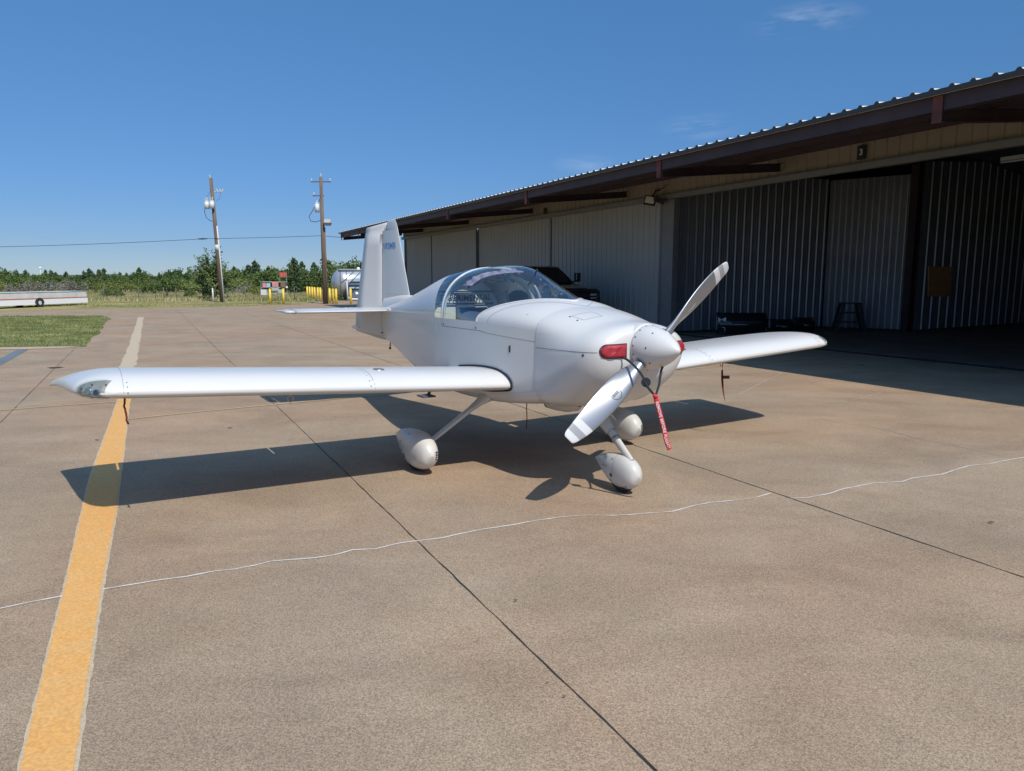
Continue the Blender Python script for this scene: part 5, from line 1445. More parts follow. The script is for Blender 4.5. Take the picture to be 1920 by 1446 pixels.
for sgn, side in ((1, 'right'), (-1, 'left')):
    b = MB(); ys = [.50, .62, 1.4, 2.2, 3.0, YT + .003]
    b.grid([[(p[0], sgn * p[1], p[2]) for p in wing_sec(y, 0, .775)] for y in ys], True, 0, True)
    w_ = b.build('wing', M['paint'], AC); wings.append(w_)
    b = MB(); b.grid([[(p[0] + .006, sgn * p[1], p[2]) for p in wing_sec(y, .778, 1.0, 8)] for y in (.64, 2.06)], True, 0, True); b.cap(0, 18); b.cap(18, 18); b.build('flap', M['paint'], w_)
    b = MB(); b.grid([[(p[0] + .006, sgn * p[1], p[2]) for p in wing_sec(y, .778, 1.0, 8)] for y in (2.075, 3.385)], True, 0, True); b.cap(0, 18); b.cap(18, 18); b.build('aileron', M['paint'], w_)
    # moulded tip, upswept to a point at the trailing edge
    b = MB(); NX = 30; NT = 14; U = [(1 - math.cos(math.pi * .5 * i / NX)) for i in range(NX + 1)]
    def tip_pt(u, t_, top):
        x = u * CH; up, lo = airfoil(u); zU = wz(YT) - x * INC + up * CH; zL = wz(YT) - x * INC + lo * CH
        ye = tip_edge(x); y = YT + (ye - YT) * math.sin(t_ * math.pi / 2)
        aft = max(0, min(1, (x - .45) / 1.0)); ze = zL + (zU - zL) * (.42 + .15 * aft) - .080 * aft ** 1.1
        dz = (y - YT) * DIH * (1 - t_)
        p = (.95 - .15 * aft) if top else (.95 + .45 * aft)
        c = max(0.0, math.cos(t_ * math.pi / 2)) ** p
        z = ze + ((zU if top else zL) - ze) * c + dz
        return (x, sgn * y, z)
    for top in (True, False): b.grid([[tip_pt(u, k / NT, top) for k in range(NT + 1)] for u in U], True)
    tp = b.build('wing_tip', M['paint'], w_)
    bt_ = bvh_of([tp]); bw_ = bvh_of([w_])
    # tip joint with screws
    seam_on(bw_, [(x, sgn * (YT - .008), 3) for x in (.03, .1, .3, .6, 1.0)], (0, 0, -1), .0022, 'tip_joint', w_)
    seam_on(bw_, [(-2, sgn * (YT - .008), z) for z in (wz(YT) + .06, wz(YT), wz(YT) - .04)], (1, 0, 0), .0022, 'tip_joint', w_)
    dots_on(bw_, [(-2, sgn * (YT - .030), wz(YT) + z) for z in (.06, .035, .0)], (1, 0, 0), .004, 'tip_screw', w_)
    # tank seam with screws and filler cap
    ty = 1.73
    seam_on(bw_, [(x, sgn * ty, 3) for x in (.012, .05, .15, .35)], (0, 0, -1), .003, 'tank_seam', w_)
    seam_on(bw_, [(-2, sgn * ty, wz(ty) + z) for z in (.03, 0, -.05)], (1, 0, 0), .003, 'tank_seam', w_)
    dots_on(bw_, [(-2, sgn * (ty + .03), wz(ty) + z) for z in (.055, .02)] , (1, 0, 0), .005, 'tank_screw', w_)
    dots_on(bw_, [(x, sgn * (ty + .03), 3) for x in (.10, .16, .22)], (0, 0, -1), .0035, 'tank_screw', w_)
    q, n_ = cast(bw_, (.27, sgn * 1.60, 3), (0, 0, -1), .001)
    b = MB(); b.cyl(q - n_ * .004, q + n_ * .004, .045, .045, 20); b.build('filler_cap', M['steel'], w_)
    # landing light under a clear lens in the tip
    ev = Vector((.62, sgn * .78, 0)).normalized(); dv = Vector((.80, -sgn * .60, -.22)).normalized(); c0 = Vector((.004, sgn * 3.492, wz(YT) + .012))
    def tray(lift, shrink, name, m, par):
        b = MB(); rows = []
        for i in range(13):
            a_ = i / 12; hh = (.086 - .016 * a_) * math.sqrt(max(0.02, 1 - (a_ * .97) ** 2.2)) * shrink; row = []
            for k in range(9):
                z_ = -1 + 2 * k / 8; q = None
                for tr_ in range(12):
                    p = c0 + ev * (.012 + a_ * .205 * shrink) + Vector((0, 0, z_ * hh * .92 ** tr_ + .012 * a_)); q, n_ = cast(bt_, p - dv * 1.0, dv, lift)
                    if q is not None: break
                row.append(q)
            if all(q is not None for q in row): rows.append(row)
        if len(rows) > 2: b.grid(rows, True); return b.build(name, m, par)
    ty_ = tray(.0015, .96, 'light_tray', M['tray'], w_)
    for a_, dz, r_, mm in ((.060, -.004, .020, 'lamp_dark'), (.112, .006, .022, 'lamp_metal')):
        q, n_ = cast(bt_, c0 + ev * a_ + Vector((0, 0, dz)) - dv, dv, .002)
        if q is not None:
            b2 = MB(); b2.cyl(q - n_ * .01, q + n_ * .002, r_ * 1.15, r_ * 1.12, 20); rim_ = b2.build('lamp_rim', M['steel'], w_)
            b2 = MB(); b2.cyl(q, q + n_ * .005, r_, r_ * .8, 20); b2.build('lamp', M[mm], w_)
    tray(.009, 1.0, 'light_lens', M['lens'], w_)
    for a_, dz in ((.02, .048), (.02, -.045), (.10, .045), (.10, -.036), (.165, .02)):
        q, n_ = cast(bt_, c0 + ev * a_ + Vector((0, 0, dz)) - dv, dv, .009)
        if q is not None: b2 = MB(); b2.cyl(q - n_ * .004, q + n_ * .001, .0055, .0055, 8); b2.build('lens_screw', M['screw'], w_)
    # rubber fairing strip round the root
    b = MB(); st = []
    for p in wing_sec(.60, 0, .60, 26):
        hh = bv_fus.ray_cast(Vector((p[0], sgn * 2.0, p[2])), Vector((0, -sgn, 0)))
        yy = hh[0].y if hh[0] is not None else sgn * .56
        st.append((p[0], yy, p[2]))
    cen = Vector((.5, 0, wz(.6)))
    o1 = [Vector((p[0] + (-.012 if p[0] < .1 else 0) * 1.0, p[1] + sgn * .006, p[2] + (.010 if i < 26 else -.008))) for i, p in enumerate(st)]
    b.tube(o1, .0068, 6); b.build('root_seal', M['strap'], w_)
    # tie-down ring
    q, n_ = cast(bw_, (.36, sgn * 2.27, -3), (0, 0, 1), .0)
    b = MB(); b.tube([(q.x, q.y + .022 * math.cos(a), q.z - .035 + .024 * math.sin(a)) for a in [2 * math.pi * i / 16 for i in range(17)]], .0045, 6); b.cyl((q.x, q.y, q.z + .01), (q.x, q.y, q.z - .014), .006, .006, 6); b.build('tie_down_ring', M['steel'], w_)

# ---- boarding steps and underside details
for sy in (1, -1):
    b = MB(); b.tube([(1.62, sy * .42, .65), (1.66, sy * .52, .55), (1.68, sy * .55, .48)], .016, 8); b.hexa([(1.60, sy * .50, .465), (1.76, sy * .50, .465), (1.76, sy * .64, .465), (1.60, sy * .64, .465)], [(1.60, sy * .50, .48), (1.76, sy * .50, .48), (1.76, sy * .64, .48), (1.60, sy * .64, .48)]); b.build('boarding_step', M['dark_post'], AC)
b = MB(); rows = []
for x, r_, z in ((-.42, .03, .66), (-.38, .052, .640), (-.25, .058, .618), (-.08, .056, .606), (.02, .048, .600)):
    rows.append([(x, .15 + r_ * math.cos(a), z + r_ * .9 * math.sin(a)) for a in [2 * math.pi * i / 18 for i in range(18)]])
b.grid(rows, True, 0, True); b.build('outlet_fairing', M['paint_flat'], cowl)
b = MB(); b.cyl((.0, .15, .60), (.055, .15, .592), .036, .036, 16); b.build('exhaust_pipe', M['black'], AC)
b = MB(); b.tube([(4.05, .02, .86), (4.04, .03, .80), (4.05, .03, .76)], .008, 6); b.ball((4.05, .03, .75), .018, 8, 6); b.build('tail_ring', M['black'], AC)
for x, y in ((.62, .10), (-.52, .05), (-.46, .0)):
    b = MB(); b.cyl((x, y, .60 if x > 0 else .67), (x + .01, y, .545 if x > 0 else .625), .004, .003, 6); b.build('drain_tube', M['steel'], AC)

# ---- tail
def foil_rows(le, te, zs, thick, vertical=True, n_=14):
    """sections between le(x) and te(x); symmetric"""
    pass
def sym_t(u, t_): return 5 * t_ * (.2969 * math.sqrt(u) - .1260 * u - .3516 * u * u + .2843 * u ** 3 - .1036 * u ** 4)
def surf(stations, u0, u1, axis, n_=14, frame=None):
    """stations: (span coordinate, le_x, te_x, thickness ratio); piece from chord fraction u0 to u1"""
    b = MB(); rows = []
    for s_, xl, xt, tk in stations:
        c = xt - xl; U = us(n_, u0, u1); r1 = [(xl + u * c, sym_t(u, tk) * c, s_) for u in U]; r2_ = [(xl + u * c, -sym_t(u, tk) * c, s_) for u in U]
        rows.append(r1[::-1] + r2_[(1 if u0 == 0 else 0):])
    if axis == 'y': rows = [[(p[0], p[2], p[1]) for p in r_] for r_ in rows]
    b.grid(rows, True, 0, True); k = len(rows[0]); b.cap(0, k); b.cap((len(rows) - 1) * k, k)
    return b
HX = 4.20
# fin: leading edge from (3.388, 1.40) to (3.77, 2.36)
fin_le = lambda z: 3.395 + (z - 1.42) * (3.785 - 3.395) / (2.36 - 1.42)
def fin_stations(z0, z1, n_): return [(z0 + (z1 - z0) * i / n_, fin_le(z0 + (z1 - z0) * i / n_), 0, 0) for i in range(n_ + 1)]
b = MB(); rows = []
for z in (1.24, 1.40, 1.7, 2.0, 2.29):
    xl = fin_le(z); c = HX - xl; tk = .085 * (4.72 - xl); row = []
    U = us(12, 0, 1)
    for u in U[::-1]: row.append((xl + u * c, tk * .5 * (math.sin(min(1, u * 1.25 + .0) * math.pi / 2)) ** .7 if u > 0 else 0, z))
    for u in U[1:]: row.append((xl + u * c, -tk * .5 * (math.sin(min(1, u * 1.25) * math.pi / 2)) ** .7, z))
    rows.append(row)
b.grid(rows, True, 0, True); fin = b.build('fin', M['paint'], AC)
# fin tip cap (rounded)
b = MB(); rows = []
base = rows_src = None
for k in range(7):
    a = math.pi / 2 * k / 6; z = 2.29 + .135 * math.sin(a); f = math.cos(a) ** .7 if k < 6 else .02; xl0 = fin_le(2.29); xa, xb = xl0 + .07 * (1 - math.cos(a)) + .05 * math.sin(a), HX - .115; c = xb - xa; row = []
    for u in U[::-1]: row.append((xa + u * c, .021 * f * math.sin(min(1, u * 1.6) * math.pi / 2) ** .7 if u > 0 else 0, z + .0 * u))
    for u in U[1:]: row.append((xa + u * c, -.021 * f * math.sin(min(1, u * 1.6) * math.pi / 2) ** .7, z))
    rows.append(row)
b.grid(rows, True, 0, True); b.cap(6 * 25, 25); b.build('fin_tip', M['paint'], fin)
# dorsal fairing
b = MB(); rows = []
for x, h, w in ((3.10, .0, .0), (3.25, .03, .05), (3.42, .07, .075), (3.6, .10, .085), (3.9, .12, .085), (4.15, .13, .080)):
    z0 = zt_rear(x) - .05; rows.append([(x, w * 1.2 * math.cos(a), z0 + (h + .045) * math.sin(a)) for a in [math.pi * i / 12 for i in range(13)]])
b.grid(rows, True); b.build('dorsal_fairing', M['paint'], AC)
bv_fin = bvh_of([fin])
vs, fs = text_mesh('N92MB', .115, .0006, .0012, .98)
b = MB(); keep = []
for v_ in vs:
    x, z = 3.985 + v_[0] * -1.12, 2.085 + v_[1] * 1.0
    q, n_ = cast(bv_fin, (x, 2, z), (0, -1, 0), .0015 + (0.0004 if v_[2] > 0 else 0)); b.v.append(tuple(q) if q is not None else (x, .045, z))
b.f = list(fs); b.sm = [False] * len(fs); b.mi = [0] * len(fs); b.build('registration', M['blue_text'], fin, fixn=False)
dots_on(bv_fin, [(3.5 + .05 * i, 2, 1.47) for i in range(13)], (0, -1, 0), .004, 'fin_screws', fin)
# rudder, turned with its trailing edge to the right
RD = R(25)
b = MB(); rows = []
rud = [(.97, 4.20, 4.79), (1.05, 4.20, 4.792), (1.24, 4.20, 4.770), (1.7, 4.20, 4.675), (2.1, 4.20, 4.592), (2.245, 4.20, 4.562), (2.25, 4.085, 4.560)]
def rud_row(z, xl, xt, tf=1.0):
    row = []; U = [0, .03, .08, .16, .3, .5, .75, 1.0]; tk = .046 * tf
    for u in U[::-1]: row.append((xl + u * (xt - xl), tk * min(1, (u / .12) ** .5) * (1 - u) ** .9 + .0015, z))
    for u in U[1:]: row.append((xl + u * (xt - xl), -tk * min(1, (u / .12) ** .5) * (1 - u) ** .9 - .0015, z))
    return row
rows = [[(p[0], p[1], .85 + max(0, p[0] - 4.2) / .59 * .10) for p in rud_row(.85, 4.20, 4.775)]] + [rud_row(z, xl, xt) for z, xl, xt in rud]
rows += [[(p[0], p[1], 2.40 - (p[0] - 4.085) * .155 + dz) for p in rud_row(0, 4.085 + ins, 4.545 - ins, tf)] for dz, ins, tf in ((-.03, 0, 1), (0, .01, .7), (.012, .03, .3))]
b.grid(rows, True, 0, True); k = len(rows[0]); b.cap(0, k); b.cap((len(rows) - 1) * k, k)
rot_m = Matrix.Translation((HX, 0, 0)) @ Matrix.Rotation(RD, 4, 'Z') @ Matrix.Translation((-HX + .012, 0, 0))
b.xf(rot_m); rudder = b.build('rudder', M['paint'], AC)
b = MB(); b.ball((4.80, 0, 1.0), .036, 12, 8, 0, (1.9, .8, .8)); b.xf(rot_m); b.build('tail_light', M['lettering'], rudder)
b = MB(); b.cyl((4.185, .035, .93), (4.185, .035, .99), .010, .010, 8); b.box((4.19, .0, .95), (.03, .19, .014)); b.build('rudder_horn', M['black'], AC)
# tailplane
for sgn in (1, -1):
    b = MB(); rows = []
    st = [(.06, 3.66, 4.25), (.5, 3.715, 4.25), (1.0, 3.78, 4.25), (1.30, 3.82, 4.25)]
    for y, xl, xt in st:
        row = []; U = us(12, 0, 1)
        for u in U[::-1]: row.append((xl + u * (xt - xl), sgn * y, 1.262 + .030 * math.sin(min(1, u * 1.7 + .0) * math.pi / 2) ** .6 if u > 0 else 1.262))
        for u in U[1:]: row.append((xl + u * (xt - xl), sgn * y, 1.262 - .030 * math.sin(min(1, u * 1.7) * math.pi / 2) ** .6))
        rows.append(row)
    b.grid(rows, True, 0, True); b.cap(0, 25); b.cap(75, 25); hs = b.build('tailplane', M['paint'], AC)
    b = MB(); rows = []
    for y, xl, xt, tf in ((.10, 4.262, 4.66, 1), (1.0, 4.262, 4.585, .95), (1.305, 4.262, 4.56, .9), (1.315, 3.845, 4.558, .9), (1.40, 3.87, 4.545, .85), (1.425, 3.93, 4.53, .3)):
        row = []; U = [0, .03, .08, .16, .3, .5, .75, 1.0]; tk = .028 * tf
        for u in U[::-1]: row.append((xl + u * (xt - xl), sgn * y, 1.262 + tk * min(1, (u / .12) ** .5) * (1 - u) ** .9 + .0015))
        for u in U[1:]: row.append((xl + u * (xt - xl), sgn * y, 1.262 - tk * min(1, (u / .12) ** .5) * (1 - u) ** .9 - .0015))
        rows.append(row)
    b.grid(rows, True, 0, True); k = len(rows[0]); b.cap(0, k); b.cap((len(rows) - 1) * k, k); b.build('elevator', M['paint'], AC)
    b = MB(); rows = []
    for x, h in ((3.52, .0), (3.58, .022), (3.68, .036), (3.95, .034), (4.2, .03)):
        w0 = smooth_tab(HULL, x)[0]
        rows.append([(x, sgn * (w0 - .01 + h * 1.1 * math.cos(a)), 1.262 + (h + .004) * math.sin(a)) for a in [-math.pi / 2 + math.pi * i / 10 for i in range(11)]])
    b.grid(rows, True); b.build('tail_fairing', M['paint'], hs)

# ---- propeller
PX = -1.112; PZ = 1.163; PA = R(49.0); PRAD = .956
spn = []
prop = bpy.data.objects.new('propeller', None); COL.objects.link(prop); prop.parent = AC; prop.location = (PX, 0, PZ)
b = MB(); rings = []
for i in range(25):
    u = i / 24; x = .058 - .335 * u; r_ = .166 * (1 - u ** 1.72) ** .80 if u < 1 else 0.0
    rings.append([(x, r_ * math.cos(a), r_ * math.sin(a)) for a in [2 * math.pi * k / 48 for k in range(48)]])
b.grid([[(.058, .02 * math.cos(a), .02 * math.sin(a)) for a in [2 * math.pi * k / 48 for k in range(48)]]] + rings, True, 0, True)
spin = b.build('spinner', M['paint'], prop)
bs = bvh_of([spin])
sc_pts = [(.035, math.cos(a) * 3, math.sin(a) * 3) for a in [2 * math.pi * (i + .35) / 16 for i in range(16)]] + [(-.075, math.cos(a) * 3, math.sin(a) * 3) for a in [2 * math.pi * (i + .1) / 7 for i in range(7)]]
dots_on(bs, sc_pts, lambda p: Vector((0, -p.y, -p.z)), .0065, 'spinner_screws', spin)
def blade_ring(rad, n_=16):
    t_ = (rad - .12) / (PRAD - .12)
    ch = smooth_tab([(.10, .060), (.16, .075), (.22, .105), (.34, .150), (.50, .172), (.66, .168), (.80, .145), (.90, .112), (.94, .088), (PRAD, .052)], rad)[0]
    th = smooth_tab([(.10, .060), (.16, .056), (.24, .038), (.40, .024), (.7, .014), (PRAD, .007)], rad)[0]
    beta = R(smooth_tab([(.1, 52), (.25, 46), (.45, 33), (.7, 24), (PRAD, 19)], rad)[0])
    sw = smooth_tab([(.1, 0), (.5, .006), (.8, -.004), (PRAD, -.022)], rad)[0]
    rd = max(0, min(1, (rad - .14) / .12)); pts = []
    for k in range(n_):
        a = 2 * math.pi * k / n_; c = math.cos(a); s_ = math.sin(a)
        xi = -c * ch * .5 + ch * .10 * rd + sw; eta = s_ * th * .5 * (1 - .35 * c * rd) + th * .12 * rd * (1 - c * c)
        # in-plane direction T (towards leading edge = +), forward = -x
        pts.append((-(eta * math.cos(beta)) - xi * -1 * math.sin(beta) * -1 * 1.0, xi * math.cos(beta) - eta * math.sin(beta) * 1.0, rad))
    return pts
def make_blade(ang):
    """ang: direction of the blade in the y-z plane measured from +z towards -y"""
    rs = [.10, .13, .16, .19, .22, .27, .34, .42, .50, .58, .66, .74, .785, .7851, .81, .8451, .845, .87, .9001, .900, .925, .94, .950, PRAD]
    rs = sorted(rs); b = MB(); rings = [blade_ring(x) for x in rs]; n_ = 16
    rad_v = Vector((0, -math.sin(ang), math.cos(ang))); tan_v = Vector((0, rad_v.z, -rad_v.y))      # direction of travel, clockwise seen from the cabin
    fwd = Vector((-1, 0, 0)); rows = []
    for rad, ring in zip(rs, rings):
        ch_ = []
        beta = R(smooth_tab([(.1, 52), (.25, 46), (.45, 33), (.7, 24), (PRAD, 19)], rad)[0])
        chord = tan_v * math.cos(beta) + fwd * math.sin(beta); nrm = fwd * math.cos(beta) - tan_v * math.sin(beta)
        chl = smooth_tab([(.10, .060), (.16, .075), (.22, .105), (.34, .162), (.50, .186), (.66, .180), (.80, .153), (.90, .122), (.94, .100), (PRAD, .072)], rad)[0]
        th = smooth_tab([(.10, .060), (.16, .056), (.24, .038), (.40, .024), (.7, .014), (PRAD, .007)], rad)[0]
        sw = smooth_tab([(.1, 0), (.5, .006), (.8, -.004), (PRAD, -.026)], rad)[0]; rd = max(0, min(1, (rad - .14) / .12))
        for k in range(n_):
            a = 2 * math.pi * k / n_; c, s_ = math.cos(a), math.sin(a)
            xi = c * chl * .5 - chl * .08 * rd + sw; eta = s_ * th * .5 * (1 + .4 * c * rd) + th * .2 * rd * (1 - c * c)
            ch_.append(rad_v * rad + chord * xi + nrm * eta)
        rows.append(ch_)
    for i in range(len(rows) - 1):
        mid = (rs[i] + rs[i + 1]) / 2
        mi = 1 if (mid > .7851 and mid < .845) or mid > .900 else (2 if mid > .845 else 0)
        b.grid([rows[i], rows[i + 1]], True, mi, True)
    b.cap(len(b.v) - n_, n_, False, 1)
    o = b.build('blade', [M['blade'], M['tip_white'], M['tip_grey']], prop)
    return o, rad_v, tan_v
bl_up, rv_u, tv_u = make_blade(PA)
bl_dn, rv_d, tv_d = make_blade(PA + math.pi)
for rv_ in (rv_u, rv_d):
    b = MB(); b.cyl(rv_ * .10, rv_ * .158, .050, .050, 24); b.build('blade_collar', M['steel'], prop)
# round maker's badge on the lower blade: dark ring with a dark emblem band
bb_ = bvh_of([bl_dn]); 
def on_blade(rad, off):
    p = rv_d * rad + tv_d * off; q, n_ = cast(bb_, p + Vector((-2, 0, 0)), (1, 0, 0), .0012); return q, n_
badge = MB(); ring_o, ring_i = [], []
for i in range(33):
    a = 2 * math.pi * i / 32
    for rr_, L_ in ((.042, ring_o), (.038, ring_i)):
        q, n_ = on_blade(.47 + rr_ * math.cos(a), rr_ * math.sin(a) * 1.0 + .0); L_.append(q)
if all(q is not None for q in ring_o + ring_i):
    badge.grid([ring_o, ring_i], False)
    for a0, a1, r0, r1 in ((-1.1, 1.1, .026, .029),):
        pass
    for k in range(7):      # a band of short bold strokes across the middle
        o_ = -.026 + k * .0085; L1, L2 = [], []
        for t_ in (-.011, .011):
            for d_, L_ in ((0, L1), (.0058, L2)):
                q, n_ = on_blade(.47 + o_ + d_ + t_ * .2, t_); L_.append(q)
        if all(x is not None for x in L1 + L2): badge.grid([L1, L2], False)
    badge.build('badge', M['sticker'], prop, fixn=False)
# small oblong mark on the back of the upper blade
bb2 = bvh_of([bl_up]); b = MB(); L1, L2 = [], []
for t_ in [i / 6 for i in range(7)]:
    for d_, L_ in ((-.004, L1), (.004, L2)):
        p = rv_u * (.42 + .10 * t_) + tv_u * (-.030 + d_); q, n_ = cast(bb2, p + Vector((-2, 0, 0)), (1, 0, 0), .0012)
        if q is not None: L_.append(q)
if len(L1) == len(L2) and len(L1) > 1: b.grid([L1, L2], False); b.build('blade_mark', M['lettering'], prop, fixn=False)

# ---- landing gear
def pant(name, cx, cy, L_, W_, H_, z0, x_nose, tyre_r, tyre_x, cam_side=1):
    """teardrop wheel fairing with the tyre showing below"""
    root = None; b = MB(); rows = []; N_ = 26
    for i in range(N_ + 1):
        u = i / N_; x = x_nose + L_ * u
        f = (math.sin(math.pi * min(1, u / .78) * .5)) ** .62 if u < .39 else None
        w = W_ / 2 * smooth_tab([(0, 0.0), (.02, .42), (.06, .66), (.14, .87), (.26, .98), (.36, 1.0), (.50, .94), (.66, .74), (.82, .44), (.93, .18), (1, .02)], u)[0]
        ht = smooth_tab([(0, .50), (.02, .66), (.06, .78), (.14, .90), (.26, .99), (.36, 1.0), (.50, .985), (.66, .93), (.82, .83), (.93, .72), (1, .64)], u)[0]
        lb = smooth_tab([(0, .48), (.02, .32), (.06, .20), (.14, .08), (.26, .01), (.36, .0), (.50, .04), (.66, .20), (.82, .40), (.93, .54), (1, .62)], u)[0]
        zc_, zh = z0 + H_ * (ht + lb) / 2, H_ * (ht - lb) / 2
        rows.append([(x, cy + w * (abs(math.cos(a)) ** .85) * (1 if math.cos(a) >= 0 else -1), zc_ + zh * (abs(math.sin(a)) ** .9) * (1 if math.sin(a) >= 0 else -1)) for a in [2 * math.pi * k / 28 for k in range(28)]])
    b.grid(rows, True, 0, True); o = b.build('wheel_fairing', M['paint_flat'], AC)
    b = MB(); rr_ = []
    for k in range(9):
        a = -math.pi / 2 + math.pi * k / 8; rr_.append([(tyre_x + (tyre_r - .045 + .045 * math.cos(a)) * math.cos(t_), cy + .055 * math.sin(a), tyre_r + (tyre_r - .045 + .045 * math.cos(a)) * math.sin(t_)) for t_ in [2 * math.pi * j / 30 for j in range(30)]])
    b.grid(rr_, True, 0, True); b.build('tyre', M['rubber'], o)
    return o
MX, TR = .67, 1.125
for sgn in (1, -1):
    pf = pant('main', 0, sgn * TR, .82, .222, .328, .030, MX - .35, .165, MX)
    bp_ = bvh_of([pf])
    # joint line, screws, sticker
    seam_on(bp_, [(MX + .10, sgn * TR + 2 * math.cos(a), .2 + 2 * math.sin(a)) for a in [math.pi * (i / 30 - .2) * (1) for i in range(43)]], lambda p: Vector((0, sgn * TR - p.y, .2 - p.z)), .0025, 'fairing_joint', pf)
    dots_on(bp_, [(MX + dx, 3, z) for dx, z in ((.14, .10), (.14, .16), (.14, .24), (-.02, .33), (.20, .20), (.05, .08))], (0, -1, 0), .008, 'fairing_screws', pf)
    dots_on(bp_, [(MX + .04, 3, .13)], (0, -1, 0), .022, 'axle_hole', pf)
    b = MB(); L1, L2, L3 = [], [], []
    for i in range(5):
        z = .12 + .10 * i / 4
        for yo, L_ in ((-.062, L1), (-.050, L2), (-.034, L3)):
            q, n_ = cast(bp_, (-3, sgn * TR + yo, z), (1, 0, 0), .0015)
            if q is not None: L_.append(q)
    if len(L1) == len(L3) == 5:
        b.grid([L1, L2, L3], False); b.build('wheel_sticker', M['sticker'], pf, fixn=False)
        b = MB()
        for z in (.135, .155, .175, .195):
            qs = [cast(bp_, (-3, sgn * TR + yo, z + dz), (1, 0, 0), .0024)[0] for yo, dz in ((-.056, 0), (-.042, .003), (-.042, .010), (-.056, .007))]
            if all(q is not None for q in qs): b.face([b.vert(q) for q in qs])
        if b.f: b.build('sticker_marks', M['porcelain'], pf, fixn=False)
    # leg with streamlined sleeve
    b = MB(); rows = []
    A_, B_ = Vector((.44, sgn * .50, .665)), Vector((.60, sgn * 1.045, .235))
    for i in range(13):
        t_ = i / 12; p = A_.lerp(B_, t_); ch = .115 - .045 * t_; tk = .036 - .008 * t_
        if t_ > .93: ch *= 1.25; tk *= 1.5
        d = (B_ - A_).normalized(); cvec = (Vector((1, 0, 0)) - d * d.x).normalized(); nv = d.cross(cvec)
        rows.append([p + cvec * (math.cos(a) * ch * .5 + ch * .12 * (1 - abs(math.sin(a)))) + nv * math.sin(a) * tk * .5 * (1 - .35 * math.cos(a)) for a in [2 * math.pi * k / 16 for k in range(16)]])
    b.grid(rows, True, 0, True); leg = b.build('gear_leg', M['paint_flat'], AC)
    b = MB(); rows = []
    for i in range(7):
        t_ = i / 6; p = A_.lerp(B_, .06 + .22 * t_); ch = .20 - .085 * math.sin(t_ * math.pi / 2); tk = .10 - .058 * math.sin(t_ * math.pi / 2)
        rows.append([p + cvec * math.cos(a) * ch * .5 + nv * math.sin(a) * tk * .5 for a in [2 * math.pi * k / 16 for k in range(16)]])
    b.grid(rows, True, 0, True); b.build('leg_fairing', M['paint_flat'], leg)
# nose gear
NXW = -.80
pf = pant('nose', 0, 0, .56, .172, .270, .030, NXW - .195, .135, NXW)
bp_ = bvh_of([pf])
seam_on(bp_, [(NXW + .03, 2 * math.cos(a), .18 + 2 * math.sin(a)) for a in [math.pi * (i / 30 - .2) for i in range(43)]], lambda p: Vector((0, -p.y, .18 - p.z)), .0025, 'fairing_joint', pf)
dots_on(bp_, [(NXW + dx, 3, z) for dx, z in ((.06, .09), (.06, .26), (.13, .19), (.17, .19), (-.10, .07))], (0, -1, 0), .007, 'fairing_screws', pf)
dots_on(bp_, [(NXW + .05, 3, .135)], (0, -1, 0), .016, 'axle_hole', pf)
b = MB(); A_, B_ = Vector((-.36, 0, .66)), Vector((-.90, 0, .262)); rows = []
for i in range(13):
    t_ = i / 12; p = A_.lerp(B_, t_); ch = .090 - .030 * t_; tk = .060 - .018 * t_
    d = (B_ - A_).normalized(); cv = Vector((-d.z, 0, d.x)); nv = Vector((0, 1, 0))
    rows.append([p + cv * math.cos(a) * ch * .5 + nv * math.sin(a) * tk * .5 for a in [2 * math.pi * k / 16 for k in range(16)]])
b.grid(rows, True, 0, True); nl = b.build('nose_leg', M['paint_flat'], AC)
b = MB(); p = A_.lerp(B_, .62); b.cyl(p, p + d * .03, .038, .036, 16); b.build('leg_clamp', M['steel'], nl)
b = MB(); rows = []
for k in range(5):
    t_ = k / 4; p = A_.lerp(B_, .18 + .34 * t_); rows.append([p + cv * math.cos(a) * (.075 - .03 * t_) + nv * math.sin(a) * (.055 - .022 * t_) for a in [2 * math.pi * j / 16 for j in range(16)]])
b.grid(rows, True, 0, True); b.build('leg_boot', M['paint_flat'], nl)

